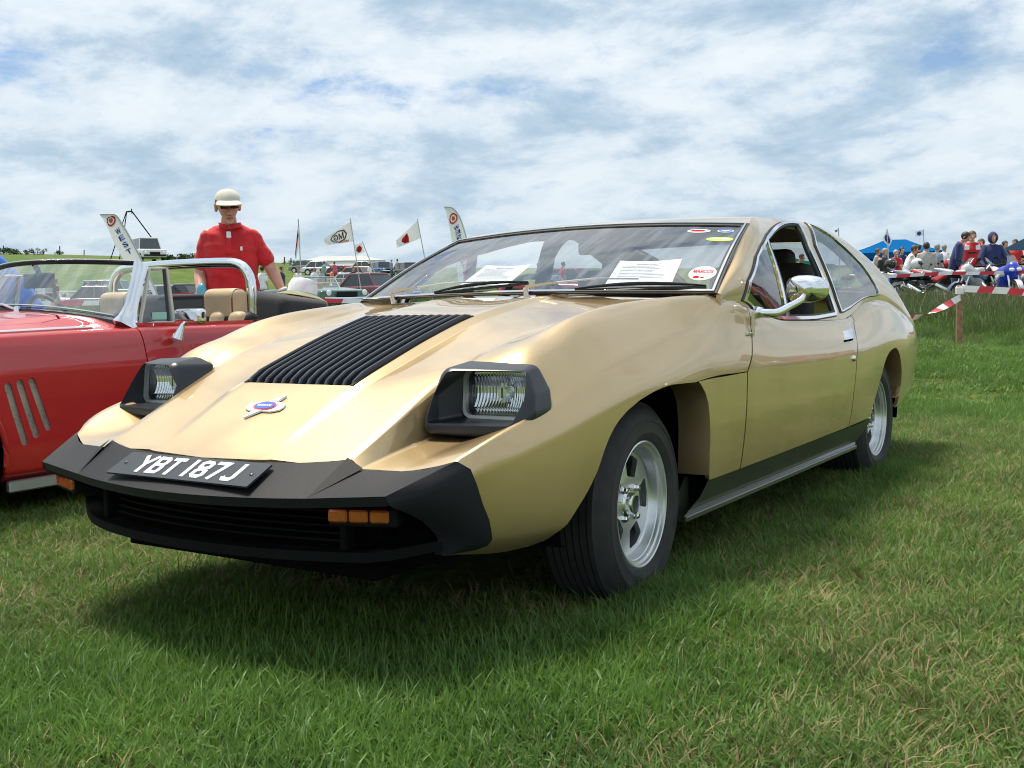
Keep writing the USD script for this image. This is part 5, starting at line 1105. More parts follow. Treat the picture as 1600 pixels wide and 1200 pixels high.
P_('person seen from behind in a grey T-shirt', 1447, 32, h=1.74, top='grey', bottom='jeans', hair='hair_dark', off=PI, build=1.18)
P_('person in a plain white T-shirt leaning to the right', 1416, 33, h=1.74, lean=.28, top='white', bottom='navy', hair='hair_brown', off=PI * .55, build=1.12, arms={-1: ((-.2, -.3, 1.1), (-.1, -.52, .95)), 1: ((.2, -.3, 1.1), (.1, -.52, .95))})
P_('person in a teal top bending behind the person in white', 1428, 34.5, h=1.66, lean=.5, top='teal', bottom='jeans', hair=None, off=PI * .6)
P_('person in a blue grey shirt standing far back behind the grey T-shirt', 1463, 38, h=1.74, top='greyblue', bottom='jeans', hair='hair_grey', off=PI * .8)
P_('person with grey hair in a black T-shirt by the blue gazebo', 1381, 34, h=1.70, top='black', bottom='jeans', hair='hair_grey', off=.9, build=1.1)
P_('person in a red vest with pale sleeves under the blue gazebo edge', 1399, 37, h=1.66, top='red', bottom='jeans', hair=None, off=.3)
P_('person in a red T-shirt seen through the coupe side window', 1246, 40, h=1.72, lean=.2, top='red', bottom='jeans', hair='hair_brown', off=1.2)

for pxx, D, h_, tp, hr_, of_, lab in ((1408, 40, 1.72, 'navy', 'hair_dark', .5, 'person in navy behind the person in white by the gazebo'), (1474, 41, 1.70, 'white', 'hair_grey', 2.6, 'person in white far back left of the navy jacket'), (1568, 36, 1.68, 'black', 'hair_dark', .7, 'person in black behind the blue motorbike screen'), (1586, 38, 1.72, 'red', 'hair_brown', -.6, 'person in red behind the blue motorbike at the right edge'), (1370, 42, 1.7, 'grey', 'hair_brown', 1.3, 'person in grey half hidden by the coupe tail'), (1435, 43, 1.74, 'black', 'hair_dark', 3.0, 'person in black between the white and the grey T-shirt')):
    P_(lab, pxx, D, h=h_, top=tp, bottom='jeans', hair=hr_, off=of_)
# ---------------------------------------------------------------- motorbikes
def motorbike(label, pxx, D, col, second='white', off=0.0, group='motorbikes behind the tape', sport=True):
    p = at(pxx, 470, D); z = gz_(p[0], p[1]); r = thing('motorbike', label, 'motorbike', (p[0], p[1], z), lookang(p[0], p[1], off), group)   # local: rides along +x
    tor = lambda x: [lathe([(.30 - .055, -.05), (.30 - .02, -.058), (.30, -.03), (.30, .03), (.30 - .02, .058), (.30 - .055, .05)], 28).apply_translation((x, 0, .30))]
    for x in (.70, -.68):
        w = obj('wheel', tor(x), 'tyre', r, 40); obj('wheel_rim', [lathe([(.235, -.04), (.225, 0), (.235, .04)], 24).apply_translation((x, 0, .30))] + [xf(bx((0, 0, .11), (.03, .03, .22)), (x, 0, .30), RY(k * 2 * PI / 5)) for k in range(5)] + [cyl((x, -.07, .3), (x, .07, .3), .04)], 'alloy_dull', w)
        obj('brake_disc', lathe([(.05, -.065), (.15, -.065), (.15, -.06), (.05, -.06)], 24).apply_translation((x, 0, .3)), 'worn_chrome', w)
    obj('fork', [cyl((.70, s * .10, .30), (.44, s * .10, .92), .024) for s in (1, -1)], 'worn_chrome', r, 30)
    obj('engine', [rbox((.05, 0, .42), (.46, .34, .34), .05), rbox((.16, 0, .62), (.26, .32, .2), .05)], 'engine_dark', r, 35)
    obj('swing_arm', [cyl((-.68, s * .11, .30), (-.1, s * .12, .42), .03) for s in (1, -1)], 'alloy_dull', r, 30)
    hs = lambda a: cat([m3.Manifold.batch_hull([m3.Manifold.sphere(q[3], 14).translate(q[:3]) for q in a])])
    obj('fuel_tank', hs([(.20, .0, .82, .13), (.02, .06, .80, .11), (.02, -.06, .80, .11), (-.12, 0, .76, .08)]), 'lacquer_' + col, r, 40)
    obj('saddle', hs([(-.15, 0, .77, .08), (-.40, 0, .80, .08), (-.40, .05, .79, .06), (-.40, -.05, .79, .06)]), 'black_satin', r, 40)
    obj('tail_unit', hs([(-.38, 0, .82, .09), (-.62, 0, .90, .05), (-.74, 0, .93, .03)]), 'lacquer_' + second, r, 40)
    obj('exhaust', [cyl((-.02, -.16, .30), (-.30, -.20, .36), .03), cyl((-.28, -.20, .36), (-.66, -.22, .56), .055)], 'worn_chrome', r, 30)
    obj('handlebar', [tube(smoothline([(.28, s * .36, .93), (.36, s * .30, .95), (.40, s * .12, .96)], 8), .016, 8) for s in (1, -1)], 'black_satin', r)
    if sport:
        f = obj('fairing', hs([(.50, .0, .88, .14), (.40, .13, .78, .09), (.40, -.13, .78, .09), (.20, .16, .52, .07), (.20, -.16, .52, .07), (.62, 0, .80, .07), (.10, 0, .36, .10)]), 'lacquer_' + col, r, 40)
        obj('side_flash', [hs([(.42, s * .16, .76, .07), (.22, s * .185, .66, .05), (.05, s * .17, .70, .04)]) for s in (1, -1)], 'lacquer_' + second, f, 40)
        obj('headlamp', [rbox((.655, s * .075, .84), (.07, .11, .075), .03) for s in (1, -1)], 'white_enamel', f, True)
        obj('bike_screen', hs([(.50, .09, 1.0, .02), (.50, -.09, 1.0, .02), (.38, .07, 1.14, .012), (.38, -.07, 1.14, .012)]), 'side_glass', f, 40)
    else:
        obj('headlamp', xf(lathe([(.02, -.10), (.085, -.04), (.092, .0), (.085, .01), (0, .018)], 20), (.56, 0, .84), RZ(-PI / 2)), 'chrome', r, 35)
    obj('mudguard', xf(lathe([(.325, -.06), (.335, 0), (.325, .06)], 28), (0, 0, 0)).slice_plane((0, 0, .08), (0, 0, 1)).apply_translation((.70, 0, .30)), 'lacquer_' + second, r, 40)
    for s in (1, -1): mr = obj('bike_mirror', [cyl((.42, s * .18, .98), (.44, s * .32, 1.10), .008), rbox((.45, s * .34, 1.11), (.03, .10, .06), .014)], 'black_satin', r, 35)
    return r
motorbike('blue sports motorbike with white headlamps, large at the right edge', 1568, 26.5, 'racing_blue', 'white', .35)
motorbike('second blue sports motorbike cut by the right edge', 1604, 27.5, 'racing_blue', 'white', .5)
motorbike('red and white sports motorbike beneath the racing leathers', 1526, 29, 'red', 'white', -.6)
motorbike('dark blue sports motorbike with pale tail behind the wooden post', 1478, 30, 'blue', 'silver', 1.7)
motorbike('black motorbike in front of the grey T-shirt', 1445, 30, 'black', 'silver', 1.9, sport=False)
motorbike('black motorbike with chrome lamp in front of the white T-shirt', 1420, 30.5, 'black', 'white', 1.2, sport=False)
motorbike('silver motorbike by the black T-shirt', 1392, 31, 'silver', 'black', .8)
motorbike('blue motorbike close behind the coupe tail', 1368, 31, 'racing_blue', 'white', 1.1)
for a in (('black sports motorbike between the dark blue one and the grey T-shirt', 1462, 29.5, 'black', 'red', .9), ('red sports motorbike half hidden behind the black ones', 1406, 33, 'red', 'black', 1.5), ('silver sports motorbike beside the hooded person', 1540, 27.5, 'silver', 'blue', -.9), ('black sports motorbike just right of the wooden post', 1512, 27.5, 'black', 'silver', 1.3)): motorbike(*a)
for pxx, D, col, lab in ((1484, 29.5, 'red', 'red crash helmet resting on a motorbike left of the navy jacket'), (1392, 30.5, 'black', 'black crash helmet on the silver motorbike'), (1433, 30.2, 'white', 'white crash helmet on a black motorbike')):
    p = at(pxx, 412, D); hl_ = thing('crash_helmet', lab, 'helmet', tuple(p), group='crash helmets on the motorbikes')
    obj('shell', cat([m3.Manifold.sphere(.145, 20).scale((.9, 1.08, 1.0)) - m3.Manifold.cube((.4, .2, .1)).translate((-.2, -.24, -.03))]), 'lacquer_' + col, hl_, 40); obj('visor', rbox((0, -.10, .02), (.2, .08, .1), .035), 'dark_window', hl_, True)

# ---------------------------------------------------------------- gazebo, tents, umbrella
def gazebo(label, pxx, py_top, D, w, d, mat, ridge=.35, eave=2.15, peak=3.3, off=0.0, name='gazebo'):
    p = at(pxx, 470, D); z = gz_(p[0], p[1]); zt = at(pxx, py_top, D)[2] - z; r = thing(name, label, 'gazebo', (p[0], p[1], z), lookang(p[0], p[1], off) + PI / 2)
    ev = zt * eave / peak; c = [(-w / 2, -d / 2), (w / 2, -d / 2), (w / 2, d / 2), (-w / 2, d / 2)]; tp = [(-w * ridge / 2, 0), (w * ridge / 2, 0)]
    n = 8; v, f = [], []
    def face(a, b, e, g):
        b0 = len(v)
        for i in range(n + 1):
            for j in range(n + 1):
                s, t = i / n, j / n; x = (1 - t) * ((1 - s) * a[0] + s * b[0]) + t * ((1 - s) * e[0] + s * g[0]); y = (1 - t) * ((1 - s) * a[1] + s * b[1]) + t * ((1 - s) * e[1] + s * g[1])
                v.append((x, y, ev + (zt - ev) * t - .10 * math.sin(PI * t) * (.6 + .4 * math.sin(PI * s)) - .03 * math.sin(PI * s) * (1 - t)))
        for i in range(n):
            for j in range(n): q = b0 + i * (n + 1) + j; f.extend([(q, q + n + 1, q + n + 2), (q, q + n + 2, q + 1)])
    face(c[0], c[1], tp[0], tp[1]); face(c[1], c[2], tp[1], tp[1]); face(c[2], c[3], tp[1], tp[0]); face(c[3], c[0], tp[0], tp[0])
    top = obj('canopy', trimesh.Trimesh(v, f, process=False), mat, r, True)
    obj('valance', [bx(((c[i][0] + c[(i + 1) % 4][0]) / 2, (c[i][1] + c[(i + 1) % 4][1]) / 2, ev - .12), (abs(c[i][0] - c[(i + 1) % 4][0]) + .02, abs(c[i][1] - c[(i + 1) % 4][1]) + .02, .24)) for i in range(4)], mat, top)
    for x, y in c: obj('leg', cyl((x * .98, y * .98, -.1), (x * .98, y * .98, ev), .03, n=8), 'flag_pole', r)
    return r
gazebo('bright blue pyramid gazebo behind the motorbikes', 1398, 374.5, 50, 3.9, 3.9, 'flag_tentblue', .22, 1.9, 2.75)
gazebo('green gazebo seen through the coupe side window', 1232, 403, 60, 4.6, 3.6, 'flag_tentgreen', .1, 1.75, 2.5)
gazebo('long white marquee on the ridge to the left', 536, 400, 170, 13.0, 6.0, 'flag_canvas', .5, 1.9, 2.9, name='marquee')
# dark umbrella at the right edge
p = at(1612, 470, 33); z = gz_(p[0], p[1]); um = thing('umbrella', 'dark blue umbrella canopy at the right edge', 'umbrella', (p[0], p[1], z)); zt = at(1612, 366, 33)[2] - z
uv_, uf = [(0, 0, zt)], []
for k in range(16):
    a = k * PI / 8; r_ = .80 * (1 if k % 2 == 0 else .95); uv_.append((r_ * math.cos(a), r_ * math.sin(a), zt - .40))
for k in range(16): uf.append((0, 1 + k, 1 + (k + 1) % 16))
obj('canopy', trimesh.Trimesh(uv_, uf, process=False), 'flag_navy', um); obj('pole', cyl((0, 0, -.1), (0, 0, zt + .05), .016), 'flag_pole', um)

# ---------------------------------------------------------------- flags and banners
def flag(label, p_top, p_bot, D, corners, mat='flag_white', marks=(), name='flag', bottom_drop=0.0):
    """pole between two places, cloth between four corners given as places in the photograph, all at distance D"""
    a, b = at(*p_top, D), at(*p_bot, D); gz0 = gz_(b[0], b[1]); d = (b - a) / (a[2] - b[2]); b = a + d * (a[2] - gz0 + .1)
    r = thing(name, label, 'flag', tuple(b), group='flags on thin poles')
    obj('pole', tube(np.array([a - b, V(0, 0, 0)]), .020 if D < 60 else .03, 8), 'flag_pole', r)
    C = [at(*c, D) - b for c in corners]; dirn = np.cross(C[1] - C[0], C[3] - C[0]); dirn /= np.linalg.norm(dirn); amp = np.linalg.norm(C[1] - C[0]) * .07
    def S(s, t):
        s, t = np.asarray(s), np.asarray(t); p = (1 - t)[..., None] * ((1 - s)[..., None] * C[0] + s[..., None] * C[1]) + t[..., None] * ((1 - s)[..., None] * C[3] + s[..., None] * C[2])
        return p + dirn * (amp * s * np.sin(s * 7 + t * 2.0))[..., None]
    ss, tt_ = np.meshgrid(np.linspace(0, 1, 17), np.linspace(0, 1, 9), indexing='ij'); v = S(ss, tt_).reshape(-1, 3); f = []
    for i in range(16):
        for j in range(8): q = i * 9 + j; f += [(q, q + 9, q + 10), (q, q + 10, q + 1)]
    cl = obj('cloth', trimesh.Trimesh(v, f, process=False), mat, r, True)
    for nm, g, m_ in marks:
        for side in (1, -1):
            gg = [g] if g.geom_type == 'Polygon' else list(g.geoms); ms = []
            for q in gg:
                vv, ff = trimesh.creation.triangulate_polygon(shapely.Polygon(q.exterior.segmentize(.08), [i.segmentize(.08) for i in q.interiors]), engine='earcut')
                ms.append(trimesh.Trimesh(S(vv[:, 0], vv[:, 1]) + dirn * .008 * side, ff, process=False))
            obj(nm, ms, m_, cl)
    return r
octo = shapely.affinity.scale(Point(.5, .5).buffer(1, 2), .30, .42)
def txt2(t, x0, y0, x1, y1, mirror=False):
    """lettering outline inside a box, as a shapely shape; y grows downwards"""
    m_ = meshkit.text_mesh(t, 1.0, .01, True); b = m_.bounds; tri = m_.triangles[np.abs(m_.face_normals[:, 2]) > .9]
    tri = tri[tri[:, :, 2].mean(1) < .005] if (tri[:, :, 2].mean(1) < .005).any() else tri
    P = shapely.union_all([Polygon(q[:, :2]).buffer(.004) for q in tri]); sx, sy = (x1 - x0) / (b[1][0] - b[0][0]), (y1 - y0) / (b[1][1] - b[0][1])
    if mirror: return shapely.affinity.affine_transform(P, [-sx, 0, 0, -sy, x1 + sx * b[0][0], y1 + sy * b[0][1]]).simplify(.004)
    return shapely.affinity.affine_transform(P, [sx, 0, 0, -sy, x0 - sx * b[0][0], y1 + sy * b[0][1]]).simplify(.004)
ring8 = octo.difference(shapely.affinity.scale(octo, .84, .84))
flag('white flag with a brown octagon and the letters MG', (547, 341), (562, 440), 45, [(549, 345), (506, 373), (508, 384), (553, 377)], marks=[('octagon', ring8, 'flag_brown'), ('lettering', txt2('MG', .32, .28, .68, .72), 'flag_brown'), ('lettering', txt2('MGOC', .18, .84, .50, .97), 'flag_red')])
shield = Polygon([(.50, .18), (.74, .30), (.78, .55), (.66, .86), (.48, .92), (.46, .55)])
flag('white flag with a red and orange shield near the coupe windscreen', (652, 342), (664, 405), 45, [(652, 345), (619, 376), (620, 388), (657, 372)], marks=[('shield', shield, 'flag_red'), ('shield_centre', shapely.affinity.scale(shield, .55, .6), 'flag_orange')])
flag('small white flag with a red drop low in front of the ridge', (566, 377), (581, 415), 70, [(565, 379), (553, 383), (555, 398), (570, 394)], marks=[('emblem', Polygon([(.3, .2), (.65, .3), (.85, .6), (.6, .9), (.3, .8), (.15, .5)]), 'flag_red')])
flag('narrow red and white flag hanging limp on a pole', (466, 342), (471, 440), 60, [(466, 346), (460.5, 400), (462, 408), (469.5, 372)], marks=[('red_band', sbox(.2, .05, .95, .45), 'flag_red')])
bl = shapely.affinity.scale(Point(.55, .5).buffer(1, 8), .26, .34)
flag('white and blue diamond flag in front of the blue gazebo', (1386, 358), (1389, 430), 36, [(1386, 359), (1378, 374), (1389, 386), (1394, 376)], marks=[('crest', shapely.affinity.scale(Point(.5, .5).buffer(1, 8), .33, .40), 'flag_blue')])
flag('white flag with blue crest above the blue gazebo corner', (1391, 357), (1388, 400), 52, [(1390, 358), (1378, 362), (1380, 374), (1389, 369)], marks=[('crest', bl, 'flag_blue')]) if False else None
flag('blue and white flag flying right of the blue gazebo', (1443, 358), (1444, 410), 52, [(1443, 359), (1430, 361), (1430.5, 370), (1443, 368.5)], marks=[('crest', bl, 'flag_blue')])
flag('small blue and white flag above the coupe roof line', (1310, 356), (1312, 420), 60, [(1309, 357.5), (1303, 360), (1305, 364), (1310, 361)], marks=[('crest', bl, 'flag_blue')])
flag('little blue and white flag over the gazebo roof', (1388, 363), (1389, 400), 55, [(1387, 360), (1393, 366), (1391, 372), (1385, 368)], marks=[('crest', bl, 'flag_blue')]) if False else None
def feather(label, D, edge_l, edge_r, word, mirror, rot):
    """tall feather banner: left edge and pole edge given downwards as places in the photograph"""
    Lp, Rp = np.array([at(*q, D) for q in edge_l]), np.array([at(*q, D) for q in edge_r]); b = Rp[-1].copy(); b[2] = gz_(b[0], b[1])
    r = thing('feather_banner', label, 'banner', tuple(b)); k = 40; A, Bq = smoothline(Lp, k) - b, smoothline(Rp, k) - b
    obj('pole', tube(np.vstack([Bq + [0, 0, 0], [[0, 0, 0]]]), .018, 8), 'flag_pole', r)
    def S(s, t):
        s, t = np.asarray(s, float), np.clip(np.asarray(t, float), 0, 1); ix = t * (k - 1); i = np.minimum(ix.astype(int), k - 2); f = (ix - i)[..., None]
        a, c = A[i] * (1 - f) + A[i + 1] * f, Bq[i] * (1 - f) + Bq[i + 1] * f; nrm = np.array([-fw[0], -fw[1], 0])
        return a * (1 - s)[..., None] + c * s[..., None] + nrm * (.05 * np.sin(PI * s) * np.sin(t * 5))[..., None]
    ss, tt_ = np.meshgrid(np.linspace(0, 1, 7), np.linspace(0, 1, k), indexing='ij'); v = S(ss, tt_).reshape(-1, 3); f = []
    for i in range(6):
        for j in range(k - 1): q = i * k + j; f += [(q, q + k, q + k + 1), (q, q + k + 1, q + 1)]
    cl = obj('cloth', trimesh.Trimesh(v, f, process=False), 'flag_canvas', r, True)
    nrm = np.array([-fw[0], -fw[1], 0.0])
    def put(nm, g, m_):
        for q in getattr(g, 'geoms', [g]):
            if q.area < 1e-6: continue
            vv, ff = trimesh.creation.triangulate_polygon(shapely.Polygon(q.exterior.segmentize(.05), [i.segmentize(.05) for i in q.interiors]), engine='earcut')
            for side in (1, -1): obj(nm, trimesh.Trimesh(S(vv[:, 0], vv[:, 1]) + nrm * .012 * side, ff, process=False), m_, cl)
    return put
pl = feather('white feather banner leaning left above the red roadster windscreen', 30, [(156, 335), (166, 352), (180, 383), (192, 405), (204, 430), (222, 470)], [(156, 335), (178, 335), (192, 352), (207, 378), (222, 408), (250, 470)], 'WEST', False, 0)
el2 = lambda x, y, a, b: shapely.affinity.translate(shapely.affinity.scale(Point(0, 0).buffer(1, 10), a, b), x, y)
pl('emblem', el2(.52, .14, .36, .050).difference(el2(.52, .14, .27, .037)), 'flag_red'); pl('emblem', el2(.52, .14, .16, .022), 'flag_orange')
for i, ch in enumerate('WEST LANCS'):
    if ch != ' ': pl('lettering', txt2(ch, .42, .235 + .072 * i, .74, .285 + .072 * i), 'flag_blue')
pr = feather('white feather banner behind the coupe windscreen pillar', 33, [(694, 323), (699, 340), (706, 375), (712, 410), (718, 450), (722, 470)], [(694, 323), (705, 324), (716, 335), (725, 358), (735, 400), (748, 460)], 'WEST', True, 0)
pr('emblem', el2(.50, .17, .38, .050).difference(el2(.50, .17, .28, .037)), 'flag_red'); pr('emblem', el2(.50, .17, .15, .02), 'flag_orange')
for i, ch in enumerate('WEST LANCS MGOC'):
    if ch != ' ': pr('lettering', txt2(ch, .32, .25 + .050 * i, .72, .288 + .050 * i, True), 'flag_blue')

# ---------------------------------------------------------------- cars standing in the field
def field_car(label, pxx, D, col, off=0.0, kind='saloon', group='cars standing in the field', L=4.1, W=1.65, H=1.40):
    p = at(pxx, 470, D); z = gz_(p[0], p[1]); r = thing('parked_car', label, 'car', (p[0], p[1], z), lookang(p[0], p[1], off), group)
    hs = lambda a, n=10: cat([m3.Manifold.batch_hull([m3.Manifold.sphere(q[3], n).translate(q[:3]) for q in a])])
    b = .78 if kind != 'offroad' else .95; w = W / 2 - .12
    low = m3.Manifold.batch_hull([m3.Manifold.sphere(.12, 10).translate((x, y, zz)) for x, zz in ((L / 2 - .12, .42), (L / 2 - .2, b - .18), (.6, b - .08), (-L / 2 + .3, b - .10), (-L / 2 + .12, .45), (0, .32)) for y in (-w, w)])
    for x in (L * .31, -L * .30): low = low - m3.Manifold.cylinder(W * 2, .36, .36, 20, True).rotate((90, 0, 0)).translate((x, 0, .31))
    body = obj('body', low, 'lacquer_' + col, r, 35)
    if kind == 'open':
        obj('cockpit', bx((-.25, 0, b - .02), (1.3, W * .74, .10), .03), 'cabin_trim', r)
        obj('windscreen', trimesh.Trimesh([(.45, -w, b), (.45, w, b), (.22, w * .88, b + .36), (.22, -w * .88, b + .36)], [(0, 1, 2), (0, 2, 3)], process=False), 'side_glass', r); obj('screen_frame', tube(np.array([(.45, -w, b), (.22, -w * .88, b + .36), (.22, w * .88, b + .36), (.45, w, b)]), .022, 6), 'chrome', r)
        for s in (1, -1): obj('seat', rbox((-.45, s * .35, b + .05), (.14, .45, .32), .05), 'tan_leather', r, 35)
    else:
        x0, x1, x2, x3 = (.62, .15, -1.0, -1.55) if kind == 'saloon' else ((.75, .45, -1.75, -1.9) if kind in ('offroad', 'estate') else (.62, .2, -.7, -1.3))
        gl = obj('windows', hs([(x0, s * (w - .02), b - .05, .06) for s in (-1, 1)] + [(x1, s * (w - .16), H - .10, .06) for s in (-1, 1)] + [(x2, s * (w - .16), H - .10, .06) for s in (-1, 1)] + [(x3, s * (w - .02), b - .05, .06) for s in (-1, 1)]), 'dark_window', r, 35)
        obj('roof', hs([(x1 + .02, s * (w - .16), H - .075, .06) for s in (-1, 1)] + [(x2 - .02, s * (w - .16), H - .075, .06) for s in (-1, 1)] + [((x1 + x2) / 2, s * .3, H - .04, .06) for s in (-1, 1)]), 'lacquer_' + col, r, 35)
        pil = [tube(np.array([(x0 + .03, s * (w + .03), b), (x1 + .03, s * (w - .115), H - .08)]), .035, 6) for s in (-1, 1)] + [tube(np.array([((x1 + x2) / 2, s * (w + .03), b), ((x1 + x2) / 2, s * (w - .10), H - .08)]), .035, 6) for s in (-1, 1)] + [tube(np.array([(x3 - .02, s * (w + .03), b), (x2 - .03, s * (w - .115), H - .08)]), .05, 6) for s in (-1, 1)]
        obj('pillars', pil, 'lacquer_' + col, r)
    for x in (L * .31, -L * .30):
        for s in (1, -1): wv = obj('wheel', cyl((x, s * (W / 2 - .18), .31), (x, s * (W / 2 + .0), .31), .31, n=18), 'tyre', r, 40); obj('wheel_rim', cyl((x, s * (W / 2 - .02), .31), (x, s * (W / 2 + .012), .31), .19, n=14), 'alloy', wv, 40)
    obj('front_bumper', bx((L / 2 + .02, 0, .45), (.10, W * .94, .12), .04), 'chrome' if kind != 'offroad' else 'black_satin', r); obj('rear_bumper', bx((-L / 2 - .02, 0, .48), (.10, W * .94, .12), .04), 'chrome' if kind != 'offroad' else 'black_satin', r)
    obj('grille', bx((L / 2 - .0, 0, .60), (.06, W * .42, .16), .02), 'black_satin', r)
    for s in (1, -1): obj('headlight', xf(lathe([(0, -.03), (.07, -.02), (.085, .0)], 14), (L / 2 - .01, s * W * .36, .64), RZ(PI / 2)), 'white_enamel', r, 35); obj('tail_light', bx((-L / 2 + .0, s * W * .40, .66), (.05, .10, .14), .02), 'red_enamel', r)
    return r, p, z
lr, lp, lz = field_car('white off-road vehicle carrying a tall folding mast, up on the hillside', 234, 86, 'white', .25, 'offroad', L=4.2, W=1.75, H=1.85)
A_ = at(203, 329, 86); mastp = thing('mast', 'tall dark folding mast and stay lines beside the white off-road vehicle', 'mast', (lp[0], lp[1], lz)); o = V(lp[0], lp[1], lz)
obj('boom', tube(np.array([at(247, 385, 86) - o, at(206, 330, 86) - o]), .045, 8), 'black_satin', mastp); obj('head', [tube(np.array([at(197, 331, 86) - o, at(206, 330, 86) - o]), .05, 8), tube(np.array([at(206, 334, 86) - o, at(205.5, 326, 86) - o]), .035, 8)], 'black_satin', mastp)
obj('strut', tube(np.array([at(197.5, 331, 86) - o, at(176, 395, 86) - o, at(172, 408, 86) - o]), .035, 8), 'black_satin', mastp); obj('strut', tube(np.array([at(198, 331, 86) - o, at(194, 360, 86) - o, at(186, 408, 86) - o]), .035, 8), 'black_satin', mastp)
for a in (('dark grey saloon seen through the roadster windscreen', 168, 58, 'grey', 1.3, 'saloon'), ('white open sports car seen through the roadster windscreen', 108, 60, 'white', .5, 'open'), ('teal topped estate car behind the dark grey saloon', 182, 74, 'teal', 1.2, 'estate'), ('black saloon at the left in the roadster windscreen', 66, 72, 'black', 1.0, 'saloon'),
          ('black saloon framed by the chrome roll bar', 296, 62, 'black', .9, 'saloon'), ('silver saloon framed by the chrome roll bar, left of the black one', 266, 62, 'silver', 1.0, 'saloon'),
          ('open roadster with pale screen frame just right of the crouching person', 489, 34, 'green', .5, 'open'), ('dark green open sports car in the middle of the field', 528, 52, 'green', .7, 'open'), ('red open sports car near the flag poles', 573, 62, 'red', .9, 'open'),
          ('maroon saloon with chrome beside the coupe windscreen pillar', 588, 50, 'maroon', .8, 'saloon'), ('dusty blue estate car high on the ridge', 599, 112, 'blue', .35, 'estate'), ('black car on the ridge by the coupe pillar', 640, 105, 'black', .4, 'estate'),
          ('red saloon left of the MG flag pole', 541, 92, 'red', 1.1, 'saloon'), ('orange red saloon by the MG flag pole', 566, 86, 'orange', 1.1, 'saloon'), ('silver saloon low beside the coupe windscreen pillar', 560, 62, 'silver', .6, 'saloon'), ('grey saloon high behind the marquee flags', 483, 120, 'grey', 1.0, 'saloon'), ('white saloon below the marquee', 506, 108, 'white', 1.2, 'saloon'), ('cream saloon on the ridge right of the marquee', 575, 125, 'cream', 1.3, 'saloon'),
          ('red sports car seen through the coupe windscreen', 860, 45, 'red', 1.2, 'open'), ('red saloon seen through the coupe windscreen', 905, 52, 'red', 1.0, 'saloon')):
    field_car(*a)
# ---------------------------------------------------------------- people scattered over the field
tops = ['white', 'navy', 'pink', 'black', 'grey', 'red', 'teal', 'khaki']
for pxx, D, top, bot, hr_, off, lab in ((64, 57, 'white', 'khaki', 'hair_brown', .5, 'person in a white top sitting out in the field, seen through the roadster windscreen'), (88, 56, 'black', 'black', 'hair_dark', 2.0, 'person in black seen through the roadster windscreen'),
    (138, 62, 'white', 'jeans', 'hair_grey', .4, 'person in white left of two others in the roadster windscreen'), (153, 63, 'white', 'grey', 'hair_brown', 3.0, 'person in white in the middle of the roadster windscreen'), (166, 63, 'cream', 'navy', 'hair_brown', 2.4, 'person in cream right of the two in white in the roadster windscreen'),
    (411, 44, 'white', 'jeans', 'hair_dark', 2.6, 'person in white beside the forearm of the person in red'), (441, 50, 'black', 'black', 'hair_dark', 1.0, 'person in black right of the forearm of the person in red'), (467, 55, 'white', 'jeans', 'hair_brown', .4, 'person in white under the limp red flag'),
    (489, 58, 'navy', 'jeans', 'hair_dark', 1.4, 'person in navy near the pale screen frame'), (493, 54, 'white', 'navy', 'hair_grey', 2.6, 'person in white standing over the pale screen frame'), (503, 60, 'grey', 'black', 'hair_brown', .6, 'person in grey among the cars'), (520, 66, 'orange', 'jeans', 'hair_brown', 1.6, 'person in orange among the cars'),
    (535, 64, 'white', 'jeans', 'hair_dark', 3.0, 'person in white left of the MG flag pole'), (553, 58, 'black', 'black', 'hair_dark', .3, 'person in black at the foot of the MG flag pole'), (613, 104, 'greyblue', 'jeans', 'hair_grey', 1.1, 'person on the ridge right of the blue estate car'), (622, 106, 'khaki', 'navy', 'hair_dark', 2.1, 'person in khaki on the ridge near the coupe pillar'),
    (508, 84, 'teal', 'jeans', 'hair_brown', 2.0, 'person in teal below the marquee'), (524, 90, 'pink', 'jeans', 'hair_brown', 2.8, 'person in pink below the marquee'), (579, 80, 'white', 'jeans', 'hair_dark', 1.2, 'person in white by the small red drop flag'),
    (842, 48, 'pink', 'jeans', 'hair_brown', 1.0, 'person in pink seen through the coupe windscreen'), (880, 50, 'red', 'jeans', 'hair_dark', 2.0, 'person in red seen through the coupe windscreen')):
    person_at(lab, pxx, D, h=1.72, top=top, bottom=bot, hair=hr_, off=off, group='people scattered over the field')
